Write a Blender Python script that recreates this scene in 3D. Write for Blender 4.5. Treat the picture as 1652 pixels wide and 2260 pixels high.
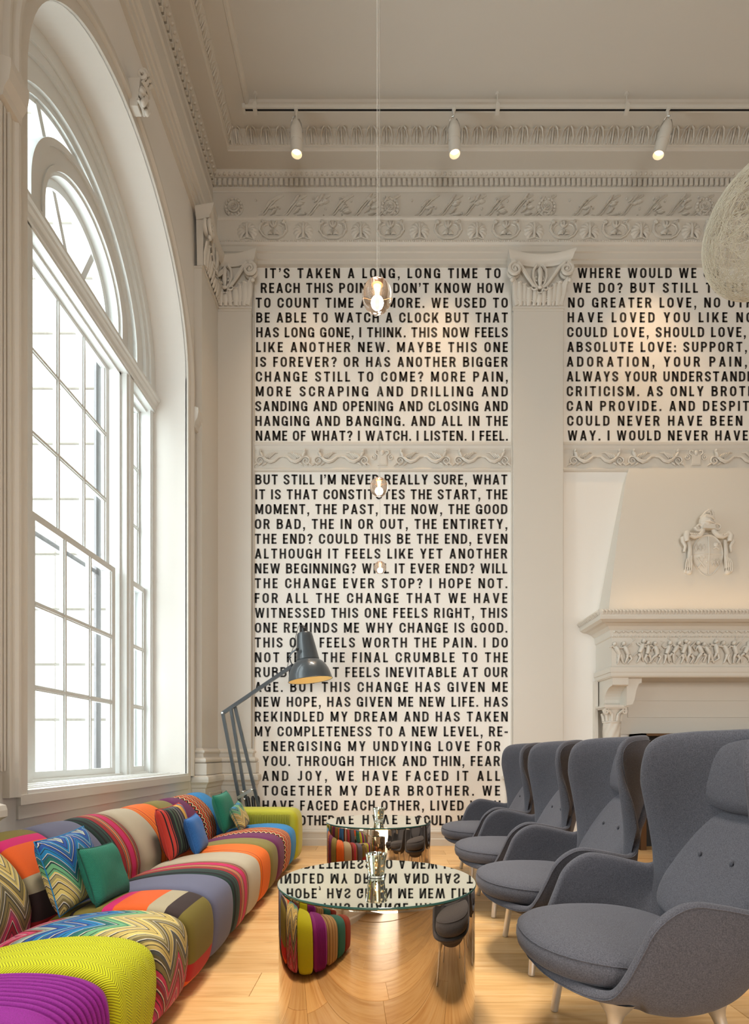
import bpy, math, random
import numpy as np
from mathutils import Vector, Matrix

PI = math.pi
R = math.radians
scene = bpy.context.scene
COL = scene.collection
for _o in list(bpy.data.objects):
    bpy.data.objects.remove(_o)
random.seed(7)

# ------------------------------------------------------------------ camera, world, lights, exposure
W, H = 1652, 2260
F, CX, CY, EYE = 1170.0, 845.0, 1662.0, 1.05
cam_d = bpy.data.cameras.new('camera')
cam = bpy.data.objects.new('camera', cam_d)
COL.objects.link(cam)
cam.location = (0, 0, EYE)
cam.rotation_euler = (R(90), 0, 0)
cam_d.sensor_fit = 'VERTICAL'
cam_d.sensor_height = 36
cam_d.lens = F / H * 36
cam_d.shift_x = (W / 2 - CX) / H
cam_d.shift_y = (CY - H / 2) / H
cam_d.clip_start = .02
cam_d.clip_end = 200
scene.camera = cam

world = bpy.data.worlds.new('world')
scene.world = world
world.use_nodes = True
bg = world.node_tree.nodes['Background']
bg.inputs[0].default_value = (.86, .95, 1.0, 1)
bg.inputs[1].default_value = 2.1

scene.view_settings.view_transform = 'Standard'
scene.view_settings.look = 'None'
scene.view_settings.gamma = 1
scene.view_settings.use_curve_mapping = False
scene.view_settings.exposure = 0.45
scene.cycles.use_adaptive_sampling = True
scene.cycles.adaptive_threshold = .045
scene.cycles.max_bounces = 9
scene.cycles.diffuse_bounces = 4
scene.cycles.glossy_bounces = 4
scene.cycles.transmission_bounces = 6
scene.cycles.transparent_max_bounces = 10
scene.cycles.caustics_reflective = False
scene.cycles.caustics_refractive = False
scene.cycles.sample_clamp_indirect = 6
scene.cycles.use_denoising = True


def lamp(name, kind, loc, rot, energy, color, parent=None, **kw):
    d = bpy.data.lights.new(name, kind)
    d.energy = energy
    d.color = color
    for k, v in kw.items():
        setattr(d, k, v)
    o = bpy.data.objects.new(name, d)
    COL.objects.link(o)
    o.location = loc
    o.rotation_euler = rot
    if parent:
        o.parent = parent
    return o


def aim(o, target):
    o.rotation_euler = (Vector(target) - Vector(o.location)).to_track_quat('-Z', 'Y').to_euler()


WINS = [4.03, .70, -2.63]           # window centres along the left wall
WH, WR, WZ0, WZ1 = 1.177, 1.177, .84, 4.73   # half width, arch radius, sill height, springing height
# daylight entering the three arched windows
for i, (yc, e) in enumerate(zip(WINS, (95, 85, 30))):
    if e: lamp('window_daylight', 'AREA', (-2.62, yc, 3.1), (0, R(-90), 0), e, (.86, .95, 1.0), shape='RECTANGLE', size=4.2, size_y=2.3)
# added fill light behind the camera; the rear wall has no windows
lamp('rear_fill_light', 'AREA', (1.5, -8.85, 2.2), (R(86), 0, R(4)), 100, (1, .99, .96), shape='RECTANGLE', size=6.0, size_y=4.2, spread=R(75))
# added spots without fixtures, brightening floor and seating from above
for _x, _y, _e in ((-.55, 2.0, 420), (-.55, 3.3, 420), (-.2, .8, 420), (-.1, 4.6, 300), (.75, 4.4, 330), (.5, 2.6, 260)):
    lamp('overhead_fill_spot', 'SPOT', (_x, _y, 7.3), (0, 0, 0), _e, (1, .93, .82), spot_size=R(45), spot_blend=.9, shadow_soft_size=.4)
# added warm fill lamps, unseen, behind the camera and towards the right
lamp('warm_fill_light', 'POINT', (2.0, -1.6, 2.4), (0, 0, 0), 9, (1, .80, .58), shadow_soft_size=.5)
lamp('warm_fill_light', 'POINT', (5.2, 1.2, 2.4), (0, 0, 0), 16, (1, .74, .50), shadow_soft_size=.5)


# ------------------------------------------------------------------ tagging helpers
def tag(o, label=None, cat=None, group=None, kind=None):
    if label: o['label'] = label
    if cat: o['category'] = cat
    if group: o['group'] = group
    if kind: o['kind'] = kind
    return o


def empty(name, loc=(0, 0, 0), rz=0, parent=None):
    o = bpy.data.objects.new(name, None)
    COL.objects.link(o)
    o.empty_display_size = .1
    o.location = loc
    o.rotation_euler = (0, 0, rz)
    if parent: o.parent = parent
    return o


def link_mesh(name, me, parent=None, loc=(0, 0, 0), rot=(0, 0, 0), scale=(1, 1, 1)):
    o = bpy.data.objects.new(name, me)
    COL.objects.link(o)
    o.location = loc
    o.rotation_euler = rot
    o.scale = scale
    if parent: o.parent = parent
    return o


def copy_tree(o, parent=None):
    c = o.copy()
    COL.objects.link(c)
    if parent: c.parent = parent
    for ch in list(o.children):
        copy_tree(ch, c)
    return c


class MB:
    def __init__(s):
        s.v, s.f, s.uv = [], [], []

    def add(s, vs, fs):
        n = len(s.v)
        s.v += [tuple(p) for p in vs]
        s.f += [tuple(i + n for i in f) for f in fs]
        return s

    def box(s, x0, x1, y0, y1, z0, z1):
        x0, x1 = min(x0, x1), max(x0, x1)
        y0, y1 = min(y0, y1), max(y0, y1)
        z0, z1 = min(z0, z1), max(z0, z1)
        vs = [(x, y, z) for z in (z0, z1) for y in (y0, y1) for x in (x0, x1)]
        return s.add(vs, [(0, 2, 3, 1), (4, 5, 7, 6), (0, 1, 5, 4), (2, 6, 7, 3), (0, 4, 6, 2), (1, 3, 7, 5)])

    def bbox(s, x0, x1, y0, y1, z0, z1, b):
        """box with small chamfers on all edges"""
        xs, ys, zs = (x0, x1), (y0, y1), (z0, z1)
        vs, idx = [], {}
        for i in (0, 1):
            for j in (0, 1):
                for k in (0, 1):
                    sx, sy, sz = (1 if i == 0 else -1) * b, (1 if j == 0 else -1) * b, (1 if k == 0 else -1) * b
                    x, y, z = xs[i], ys[j], zs[k]
                    for a, p in enumerate([(x, y + sy, z + sz), (x + sx, y, z + sz), (x + sx, y + sy, z)]):
                        idx[(i, j, k, a)] = len(vs); vs.append(p)
        g = lambda i, j, k, a: idx[(i, j, k, a)]
        fs = [(g(0, 0, 0, 0), g(0, 0, 1, 0), g(0, 1, 1, 0), g(0, 1, 0, 0)), (g(1, 0, 0, 0), g(1, 1, 0, 0), g(1, 1, 1, 0), g(1, 0, 1, 0)),
              (g(0, 0, 0, 1), g(1, 0, 0, 1), g(1, 0, 1, 1), g(0, 0, 1, 1)), (g(0, 1, 0, 1), g(0, 1, 1, 1), g(1, 1, 1, 1), g(1, 1, 0, 1)),
              (g(0, 0, 0, 2), g(0, 1, 0, 2), g(1, 1, 0, 2), g(1, 0, 0, 2)), (g(0, 0, 1, 2), g(1, 0, 1, 2), g(1, 1, 1, 2), g(0, 1, 1, 2))]
        for i in (0, 1):
            for j in (0, 1):
                fs.append((g(i, j, 0, 0), g(i, j, 1, 0), g(i, j, 1, 1), g(i, j, 0, 1)))
                fs.append((g(i, 0, j, 0), g(i, 1, j, 0), g(i, 1, j, 2), g(i, 0, j, 2)))
                fs.append((g(0, i, j, 1), g(1, i, j, 1), g(1, i, j, 2), g(0, i, j, 2)))
                for k in (0, 1):
                    fs.append((g(i, j, k, 0), g(i, j, k, 1), g(i, j, k, 2)))
        return s.add(vs, fs)

    def bar(s, p0, p1, w, h, up=(0, 0, 1)):
        p0, p1 = Vector(p0), Vector(p1)
        d = (p1 - p0).normalized()
        a = d.cross(Vector(up))
        if a.length < 1e-4: a = d.cross(Vector((1, 0, 0)))
        a.normalize()
        b = a.cross(d)
        vs = [p + a * (sx * w / 2) + b * (sy * h / 2) for p in (p0, p1) for sx, sy in ((-1, -1), (1, -1), (1, 1), (-1, 1))]
        return s.add(vs, [(0, 1, 2, 3), (7, 6, 5, 4), (0, 4, 5, 1), (1, 5, 6, 2), (2, 6, 7, 3), (3, 7, 4, 0)])

    def tube(s, pts, r, n=6, close=False, flat=1.0, axis=None):
        """tube along pts; r number or list; flat squashes it along axis"""
        P = [Vector(p) for p in pts]
        m = len(P)
        rs = r if isinstance(r, (list, tuple)) else [r] * m
        vs, fs = [], []
        prev = None
        for i in range(m):
            t = (P[(i + 1) % m if close else min(i + 1, m - 1)] - P[(i - 1) % m if close else max(i - 1, 0)])
            if t.length < 1e-9: t = Vector((0, 0, 1))
            t.normalize()
            if axis:
                a = Vector(axis)
            elif prev is None:
                a = t.orthogonal()
            else:
                a = prev
            a = (a - t * a.dot(t))
            if a.length < 1e-5: a = t.orthogonal()
            a.normalize()
            prev = a
            b = t.cross(a)
            for k in range(n):
                an = 2 * PI * k / n + (PI / n)
                vs.append(P[i] + a * (math.cos(an) * rs[i] * flat) + b * (math.sin(an) * rs[i]))
        for i in range(m if close else m - 1):
            for k in range(n):
                a0, a1 = i * n + k, i * n + (k + 1) % n
                j = (i + 1) % m
                fs.append((a0, a1, j * n + (k + 1) % n, j * n + k))
        if not close:
            fs.append(tuple(range(n - 1, -1, -1)))
            fs.append(tuple((m - 1) * n + k for k in range(n)))
        return s.add(vs, fs)

    def lathe(s, prof, n=32, loc=(0, 0, 0), mat=None, closed=False, caps=True):
        vs, fs = [], []
        m = len(prof)
        M = mat or Matrix.Identity(3)
        L = Vector(loc)
        for r_, z_ in prof:
            for k in range(n):
                a = 2 * PI * k / n
                vs.append(M @ Vector((r_ * math.cos(a), r_ * math.sin(a), z_)) + L)
        for i in range(m if closed else m - 1):
            for k in range(n):
                j = (i + 1) % m
                fs.append((i * n + k, i * n + (k + 1) % n, j * n + (k + 1) % n, j * n + k))
        if not closed and caps:
            if prof[0][0] > 1e-6: fs.append(tuple(range(n - 1, -1, -1)))
            if prof[-1][0] > 1e-6: fs.append(tuple((m - 1) * n + k for k in range(n)))
        return s.add(vs, fs)

    def ball(s, c, r, n=10, m=6):
        rx, ry, rz = r if isinstance(r, (tuple, list)) else (r, r, r)
        vs = [(c[0], c[1], c[2] - rz)]
        for i in range(1, m):
            t = -PI / 2 + PI * i / m
            for k in range(n):
                a = 2 * PI * k / n
                vs.append((c[0] + rx * math.cos(t) * math.cos(a), c[1] + ry * math.cos(t) * math.sin(a), c[2] + rz * math.sin(t)))
        vs.append((c[0], c[1], c[2] + rz))
        fs = [(0, 1 + (k + 1) % n, 1 + k) for k in range(n)]
        for i in range(m - 2):
            for k in range(n):
                a, b = 1 + i * n + k, 1 + i * n + (k + 1) % n
                fs.append((a, b, b + n, a + n))
        o = 1 + (m - 2) * n
        fs += [(o + k, o + (k + 1) % n, len(vs) - 1) for k in range(n)]
        return s.add(vs, fs)

    def prism(s, pts, f0, f1):
        """pts: 2-D outline; f0,f1 map (a,b)->3-D for the two ends"""
        n = len(pts)
        vs = [f0(*p) for p in pts] + [f1(*p) for p in pts]
        fs = [tuple(range(n)), tuple(range(2 * n - 1, n - 1, -1))]
        fs += [(i, i + n, (i + 1) % n + n, (i + 1) % n) for i in range(n)]
        return s.add(vs, fs)

    def sweep(s, rings, close_ring=False, close_path=False):
        m = len(rings[0]); k = len(rings)
        vs = [p for r_ in rings for p in r_]
        fs = []
        for i in range(k if close_path else k - 1):
            for j in range(m if close_ring else m - 1):
                a, b = i * m + j, i * m + (j + 1) % m
                i2 = (i + 1) % k
                fs.append((a, i2 * m + j, i2 * m + (j + 1) % m, b))
        return s.add(vs, fs)

    def mesh(s, name, mat, smooth=False, angle=40, recalc=True):
        me = bpy.data.meshes.new(name)
        me.from_pydata(s.v, [], s.f)
        if recalc:
            import bmesh
            bm = bmesh.new(); bm.from_mesh(me)
            bmesh.ops.recalc_face_normals(bm, faces=bm.faces)
            bm.to_mesh(me); bm.free()
        for m_ in (mat if isinstance(mat, (list, tuple)) else [mat]):
            me.materials.append(m_)
        if smooth:
            me.shade_smooth()
            if angle < 180:
                me.set_sharp_from_angle(angle=R(angle))
        return me

    def obj(s, name, mat, parent=None, smooth=False, angle=40, loc=(0, 0, 0), rot=(0, 0, 0), recalc=True):
        return link_mesh(name, s.mesh(name, mat, smooth, angle, recalc), parent, loc, rot)


def arc(cx, cy, rx, ry, a0, a1, n=8):
    return [(cx + rx * math.cos(R(a0 + (a1 - a0) * i / n)), cy + ry * math.sin(R(a0 + (a1 - a0) * i / n))) for i in range(n + 1)]


def catmull(P, n, close=False):
    P = [np.array(p, float) for p in P]
    m = len(P)
    out = []
    segs = m if close else m - 1
    for i in range(segs):
        if close:
            p0, p1, p2, p3 = P[(i - 1) % m], P[i], P[(i + 1) % m], P[(i + 2) % m]
        else:
            p1, p2 = P[i], P[i + 1]
            p0 = P[i - 1] if i else 2 * p1 - p2
            p3 = P[i + 2] if i + 2 < m else 2 * p2 - p1
        for k in range(n):
            t = k / n
            out.append(.5 * ((2 * p1) + (-p0 + p2) * t + (2 * p0 - 5 * p1 + 4 * p2 - p3) * t * t + (-p0 + 3 * p1 - 3 * p2 + p3) * t ** 3))
    if not close: out.append(P[-1])
    return out


# ------------------------------------------------------------------ materials
class NT:
    def __init__(s, name):
        s.m = bpy.data.materials.new(name)
        s.m.use_nodes = True
        s.t = s.m.node_tree
        s.n = s.t.nodes
        s.b = s.n['Principled BSDF']
        s.out = s.n['Material Output']

    def set(s, **k):
        for a, v in k.items():
            s.put(s.b.inputs[a.replace('_', ' ')], v)
        return s

    def put(s, sock, v):
        if v is None: return
        if isinstance(v, bpy.types.NodeSocket):
            s.t.links.new(v, sock)
        else:
            if sock.type == 'RGBA' and len(v) == 3: v = (*v, 1)
            sock.default_value = v

    def m_(s, op, a, b=None, c=None):
        n = s.n.new('ShaderNodeMath'); n.operation = op
        for i, x in enumerate((a, b, c)):
            if x is not None: s.put(n.inputs[i], x)
        return n.outputs[0]

    def coord(s, which='Object'):
        return s.n.new('ShaderNodeTexCoord').outputs[which]

    def xyz(s, v):
        n = s.n.new('ShaderNodeSeparateXYZ'); s.put(n.inputs[0], v)
        return n.outputs

    def comb(s, x, y, z):
        n = s.n.new('ShaderNodeCombineXYZ')
        for i, q in enumerate((x, y, z)): s.put(n.inputs[i], q)
        return n.outputs[0]

    def mapping(s, v, scale=(1, 1, 1), loc=(0, 0, 0), rot=(0, 0, 0)):
        n = s.n.new('ShaderNodeMapping'); s.put(n.inputs[0], v)
        n.inputs['Scale'].default_value = scale
        s.put(n.inputs['Location'], loc)
        n.inputs['Rotation'].default_value = rot
        return n.outputs[0]

    def noise(s, v, scale, detail=2, rough=.5, dist=0, out=0):
        n = s.n.new('ShaderNodeTexNoise'); s.put(n.inputs['Vector'], v)
        n.inputs['Scale'].default_value = scale
        n.inputs['Detail'].default_value = detail
        n.inputs['Roughness'].default_value = rough
        n.inputs['Distortion'].default_value = dist
        return n.outputs[out]

    def ramp(s, fac, stops, const=False):
        n = s.n.new('ShaderNodeValToRGB'); s.put(n.inputs[0], fac)
        r = n.color_ramp
        if const: r.interpolation = 'CONSTANT'
        while len(r.elements) > 1: r.elements.remove(r.elements[-1])
        r.elements[0].position = stops[0][0]; r.elements[0].color = (*stops[0][1], 1)
        for p, c in stops[1:]:
            e = r.elements.new(p); e.color = (*c, 1)
        return n.outputs[0]

    def mix(s, fac, a, b, mode='MIX'):
        n = s.n.new('ShaderNodeMix'); n.data_type = 'RGBA'; n.blend_type = mode
        s.put(n.inputs[0], fac); s.put(n.inputs[6], a); s.put(n.inputs[7], b)
        return n.outputs[2]

    def bump(s, h, dist=.002, strength=1):
        n = s.n.new('ShaderNodeBump')
        n.inputs['Distance'].default_value = dist
        n.inputs['Strength'].default_value = strength
        s.put(n.inputs['Height'], h)
        s.put(s.b.inputs['Normal'], n.outputs[0])
        return s


def srgb(r, g, b):
    f = lambda c: (c / 255 / 12.92) if c / 255 <= .04045 else ((c / 255 + .055) / 1.055) ** 2.4
    return (f(r), f(g), f(b))


def simple(name, col, rough=.5, metal=0, **k):
    t = NT(name)
    t.set(Base_Color=col, Roughness=rough, Metallic=metal, **k)
    return t.m


def plaster(name, col, rough=.55, bump=.0012, sc=9):
    t = NT(name)
    c = t.coord('Object')
    n1 = t.noise(c, sc, 5, .6)
    t.set(Base_Color=t.mix(t.noise(c, 1.3, 3), tuple(x * .965 for x in col), col), Roughness=rough)
    t.bump(n1, bump, .6)
    return t.m


M_WALL = plaster('wall_paint', (.82, .785, .735))
M_TRIM = plaster('trim_paint', (.70, .66, .595), .42, .0006, 14)
M_CEIL = plaster('ceiling_paint', (.68, .65, .60), .7)
M_FRAME = plaster('window_paint', (.80, .81, .79), .35, .0005, 20)
M_INK = simple('wall_lettering_black', (.012, .009, .008), .6)
M_BLACK = simple('black_plastic', (.012, .012, .013), .35)
M_WHITE = simple('white_enamel', (.72, .69, .63), .35)
M_STEEL = simple('brushed_steel', (.62, .60, .57), .28, 1.0)
M_ALU = simple('satin_aluminium', (.66, .655, .65), .38, .85)


def m_wood():
    t = NT('oak_planks')
    info = t.n.new('ShaderNodeObjectInfo')
    rnd = info.outputs['Random']
    c = t.coord('Object')
    off = t.comb(t.m_('MULTIPLY', rnd, 37.0), t.m_('MULTIPLY', rnd, 91.0), t.m_('MULTIPLY', rnd, 13.0))
    g = t.mapping(c, (1.1, 16, 1), off)
    g2 = t.mapping(c, (3, 90, 1), off)
    n1 = t.noise(g, 1.6, 4, .55, .9)
    n2 = t.noise(g2, 2.0, 3, .6)
    col = t.ramp(n1, [(.25, srgb(206,152,92)), (.5, srgb(232,186,126)), (.72, srgb(240,200,146))])
    col = t.mix(t.m_('MULTIPLY', t.m_('SUBTRACT', n2, .5), .9), col, srgb(160, 112, 66))
    shade = t.ramp(rnd, [(0, (.80, .78, .76)), (.5, (.97, .97, .97)), (1, (1.08, 1.05, 1.0))])
    col = t.mix(1.0, col, shade, 'MULTIPLY')
    # a few knots
    kn = t.n.new('ShaderNodeTexVoronoi'); t.put(kn.inputs['Vector'], t.mapping(c, (1.2, 4, 1), off)); kn.inputs['Scale'].default_value = 1.3
    kf = t.ramp(kn.outputs['Distance'], [(0, (1, 1, 1)), (.035, (.6, .6, .6)), (.07, (0, 0, 0))])
    col = t.mix(t.m_('MULTIPLY', kf, .55), col, srgb(120, 78, 44))
    t.set(Base_Color=col, Roughness=t.m_('ADD', .30, t.m_('MULTIPLY', n2, .15)))
    t.bump(n2, .0005, .4)
    return t.m


M_WOOD = m_wood()


def m_felt():
    t = NT('grey_wool_felt')
    c = t.coord('Object')
    n1 = t.noise(c, 260, 2, .7)
    n2 = t.noise(c, 6, 2)
    col = t.ramp(n1, [(.3, srgb(66, 65, 71)), (.7, srgb(98, 97, 105))])
    t.set(Base_Color=col, Roughness=.95, Sheen_Weight=.12, Sheen_Roughness=.4)
    t.put(t.b.inputs['Sheen Tint'], (.75, .75, .82, 1))
    t.bump(n1, .0012, .5)
    return t.m


M_FELT = m_felt()

M_MIRROR = simple('mirror_glass_top', (.80, .82, .69), .004, 1.0)
M_EDGE = simple('green_glass_edge', (.03, .10, .085), .08, 0)
M_BRONZE = simple('polished_bronze_steel', (.66, .53, .395), .025, 1.0)


def m_glass(name, tint=(1, 1, 1), gl=.08):
    t = NT(name)
    tr = t.n.new('ShaderNodeBsdfTransparent'); tr.inputs[0].default_value = (*tint, 1)
    gs = t.n.new('ShaderNodeBsdfGlossy'); gs.inputs['Roughness'].default_value = .02
    lw = t.n.new('ShaderNodeLayerWeight'); lw.inputs[0].default_value = .5
    mx = t.n.new('ShaderNodeMixShader')
    t.put(mx.inputs[0], t.m_('ADD', .02, t.m_('MULTIPLY', t.m_('POWER', lw.outputs['Facing'], 5.0), .5))); t.put(mx.inputs[1], tr.outputs[0]); t.put(mx.inputs[2], gs.outputs[0])
    t.put(t.out.inputs[0], mx.outputs[0])
    return t.m


M_PANE = m_glass('window_glass', (.97, .99, .98))


def emissive(name, col, strength):
    t = NT(name)
    t.set(Base_Color=col, Emission_Color=col, Emission_Strength=strength)
    return t.m


M_BULB = emissive('warm_lamp_glow', (1, .70, .36), 2.2)
M_SPOTGLOW = emissive('spotlight_glow', (1, .72, .45), 2.2)
M_FLAME = emissive('candle_flame', (1, .55, .2), 16)


def fabric(name, col, rough=.9, weave=420, bump=.0008, sheen=.03, mottling=.12):
    t = NT(name)
    c = t.coord('UV')
    n1 = t.noise(c, weave, 2, .6)
    n2 = t.noise(c, 3, 2)
    d = tuple(x * (1 - mottling * 2.2) for x in col)
    t.set(Base_Color=t.mix(n1, d, tuple(min(1, x * (1 + mottling)) for x in col)), Roughness=rough, Sheen_Weight=sheen)
    t.bump(n1, bump, .6)
    return t.m


def tri(t, x):
    """0..1..0 triangle wave of x with period 1"""
    return t.m_('PINGPONG', t.m_('MULTIPLY', x, 2.0), 1.0)


def m_missoni(name, axis_period, amp, big, fine, small_per=None, axis=0, shift=0.0):
    """large chevrons of many fine colours. axis_period in m along u, amp in m along v"""
    t = NT(name)
    uv = t.xyz(t.coord('UV'))
    u, v = uv[0], uv[1]
    if axis: u, v = v, u
    z = tri(t, t.m_('DIVIDE', u, axis_period))
    h = t.m_('ADD', v, t.m_('MULTIPLY', z, amp))
    h = t.m_('ADD', h, shift)
    palette = t.ramp(t.m_('FRACT', t.m_('DIVIDE', h, big)), PAL_MISSONI, True)
    f = t.m_('FRACT', t.m_('DIVIDE', h, fine))
    k = (0, 0, 0); w = (1, 1, 1)
    mask_dark = t.ramp(f, [(0, k), (.10, w), (.17, k), (.52, w), (.56, k), (.80, w), (.85, k)], True)
    mask_light = t.ramp(f, [(0, k), (.17, w), (.22, k), (.56, w), (.60, k)], True)
    mask_mid = t.ramp(f, [(0, k), (.36, w), (.52, k)], True)
    col = t.mix(t.m_('MULTIPLY', mask_mid, .45), palette, (.02, .05, .09))
    col = t.mix(t.m_('MULTIPLY', mask_dark, .92), col, (.012, .014, .02))
    col = t.mix(t.m_('MULTIPLY', mask_light, .8), col, (.74, .68, .56))
    t.set(Base_Color=col, Roughness=.8, Sheen_Weight=.02)
    t.bump(t.noise(t.coord('UV'), 500, 1), .0006, .5)
    return t.m


_b1, _b2, _g1, _g2, _y1, _y2, _o1, _p1, _r1 = srgb(28, 74, 150), srgb(20, 120, 175), srgb(30, 110, 100), srgb(105, 165, 120), srgb(214, 190, 110), srgb(190, 165, 95), srgb(120, 105, 62), srgb(190, 50, 90), srgb(140, 25, 45)
PAL_MISSONI = [(0, srgb(200, 60, 105)), (.06, _p1), (.12, _r1), (.18, _p1), (.23, _o1), (.28, srgb(95, 84, 56)), (.33, _y2), (.38, _o1), (.43, _y1), (.50, _y2), (.55, _y1), (.60, _g2), (.65, _g1),
               (.70, _b2), (.76, _b1), (.82, _b2), (.87, _b1), (.92, srgb(150, 165, 160)), (.96, _r1)]


def m_stripes(name, stops, axis=0, period=1.0, bump_ribs=0, rough=.85, off=0.0):
    """constant colour stripes along u (axis 0, normalised section width in UV2 style) or v"""
    t = NT(name)
    uv = t.xyz(t.coord('UV'))
    c = t.m_('DIVIDE', t.m_('ADD', uv[axis], off), period)
    c = t.m_('FRACT', c)
    col = t.ramp(c, stops, True)
    n1 = t.noise(t.coord('UV'), 420, 2)
    col = t.mix(t.m_('MULTIPLY', n1, .3), col, (0.01, 0.01, 0.01))
    t.set(Base_Color=col, Roughness=rough, Sheen_Weight=.02)
    h = n1
    if bump_ribs:
        h = t.m_('ADD', n1, t.m_('MULTIPLY', tri(t, t.m_('MULTIPLY', uv[axis], bump_ribs)), 2.0))
    t.bump(h, .001, .6)
    return t.m


def m_herringbone(name, col, dark, band=.022, pitch=.0075, bump=.0015):
    t = NT(name)
    uv = t.xyz(t.coord('UV'))
    u, v = uv[0], uv[1]
    z = tri(t, t.m_('DIVIDE', u, band * 2))
    h = t.m_('ADD', v, t.m_('MULTIPLY', z, band * .9))
    f = tri(t, t.m_('DIVIDE', h, pitch))
    n1 = t.noise(t.coord('UV'), 350, 2)
    m = t.ramp(f, [(.05, (1, 1, 1)), (.45, (0, 0, 0))])
    c2 = t.mix(m, col, dark)
    c2 = t.mix(t.m_('MULTIPLY', n1, .12), c2, tuple(x * .6 for x in col))
    t.set(Base_Color=c2, Roughness=.9, Sheen_Weight=.03)
    t.bump(f, bump, .8)
    return t.m


def m_zigzag(name, stops, period=.055, amp=.018, big=.06, axis=0):
    """small zigzag running along v, colours across u"""
    t = NT(name)
    uv = t.xyz(t.coord('UV'))
    u, v = uv[axis], uv[1 - axis]
    z = tri(t, t.m_('DIVIDE', v, period))
    h = t.m_('ADD', u, t.m_('MULTIPLY', z, amp))
    col = t.ramp(t.m_('FRACT', t.m_('DIVIDE', h, big)), stops, True)
    n1 = t.noise(t.coord('UV'), 400, 2)
    col = t.mix(t.m_('MULTIPLY', n1, .25), col, (0.01, 0.01, 0.01))
    t.set(Base_Color=col, Roughness=.9, Sheen_Weight=.02)
    t.bump(n1, .001, .6)
    return t.m


# ------------------------------------------------------------------ room shell
XL, XP, YB, YPL, YPIL = -1.93, -1.85, 6.02, 5.94, 5.94
XR, YN, ZC = 7.4, -9.0, 7.78

M_UNDER = simple('floor_underlay', (.10, .055, .025), .9)
floor = MB().box(XL - .3, XR, YN, YB + .2, -.06, -.021).obj('floor', M_UNDER)
MB().box(XL, XR, YN, -3.62, -.021, 0).box(5.6, XR, -3.62, YB, -.021, 0).obj('far_boards', M_WOOD, floor)
tag(floor, kind='structure')

PW = .245
plank_meshes = {}
for L in (.9, 1.3, 1.7, 2.1, 2.4):
    plank_meshes[L] = MB().bbox(-L / 2 + .0008, L / 2 - .0008, -PW / 2 + .0009, PW / 2 - .0009, -.02, 0, .0018).mesh('plank', M_WOOD)
rows = [3.026 + PW / 2 + PW * k for k in range(-26, 13)]
for k, yc in enumerate(rows):
    if yc - PW / 2 > YB or yc + PW / 2 < -3.6: continue
    x = XL - random.uniform(.0, 1.1)
    if abs(yc - (2.279 + PW / 2)) < .02: x = XL - .35
    while x < 5.6:
        L = random.choice(list(plank_meshes))
        o = link_mesh('plank', plank_meshes[L], floor, (x + L / 2, yc, random.uniform(-.0004, .0002)))
        x += L

ceiling = MB().box(XL - .3, XR, YN, YB + .3, ZC, ZC + .15).obj('ceiling', M_CEIL)
tag(ceiling, kind='structure')

# back wall: flat wall behind the panels
wall_back = MB().box(XL - .5, XR, YB, YB + .25, -.06, ZC).obj('wall_back', plaster('panel_paint', (.90, .875, .83), .5))
tag(wall_back, kind='structure')
wall_right = MB().box(XR, XR + .2, YN, YB + .25, -.06, ZC).obj('wall_right', M_WALL)
tag(wall_right, kind='structure')
wall_front = MB().box(XL - .5, XR + .2, YN - .2, YN, -.06, ZC).obj('wall_front', M_WALL)
tag(wall_front, kind='structure')

# left wall with arched openings and deep reveals
mb = MB()
NA = 48
ys = [YN]
for yc in sorted(WINS):
    ys += [yc - WH, yc + WH]
ys.append(YB + .25)
for i in range(0, len(ys), 2):
    mb.add([(XL, ys[i], -.06), (XL, ys[i + 1], -.06), (XL, ys[i + 1], ZC), (XL, ys[i], ZC)], [(0, 1, 2, 3)])
for yc in WINS:
    mb.add([(XL, yc - WH, -.06), (XL, yc + WH, -.06), (XL, yc + WH, WZ0), (XL, yc - WH, WZ0)], [(0, 1, 2, 3)])
    A = [(yc + WR * math.cos(a), WZ1 + WR * math.sin(a)) for a in np.linspace(0, PI, NA + 1)]
    for (y0, z0), (y1, z1) in zip(A, A[1:]):
        mb.add([(XL, y0, z0), (XL, y0, ZC), (XL, y1, ZC), (XL, y1, z1)], [(0, 1, 2, 3)])
    loop = [(yc + WH, WZ0)] + A + [(yc - WH, WZ0)]
    XO = -2.46
    for (y0, z0), (y1, z1) in zip(loop, loop[1:] + loop[:1]):
        mb.add([(XL, y0, z0), (XO, y0, z0), (XO, y1, z1), (XL, y1, z1)], [(0, 1, 2, 3)])
wall_left = mb.obj('wall_left', M_WALL, recalc=False)
tag(wall_left, kind='structure')
# outer skin of the left wall so no light leaks
mb = MB()
for i in range(0, len(ys), 2):
    mb.box(-2.5, -2.46, ys[i], ys[i + 1], -.06, ZC)
for yc in WINS:
    mb.box(-2.5, -2.46, yc - WH, yc + WH, -.06, WZ0 - .02)
    A = [(yc + WR * math.cos(a), WZ1 + WR * math.sin(a)) for a in np.linspace(0, PI, NA + 1)]
    for (y0, z0), (y1, z1) in zip(A, A[1:]):
        mb.add([(-2.46, y0, z0), (-2.46, y0, ZC), (-2.46, y1, ZC), (-2.46, y1, z1)], [(0, 1, 2, 3)])
o = mb.obj('outer_skin', M_WALL, wall_left)


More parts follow.
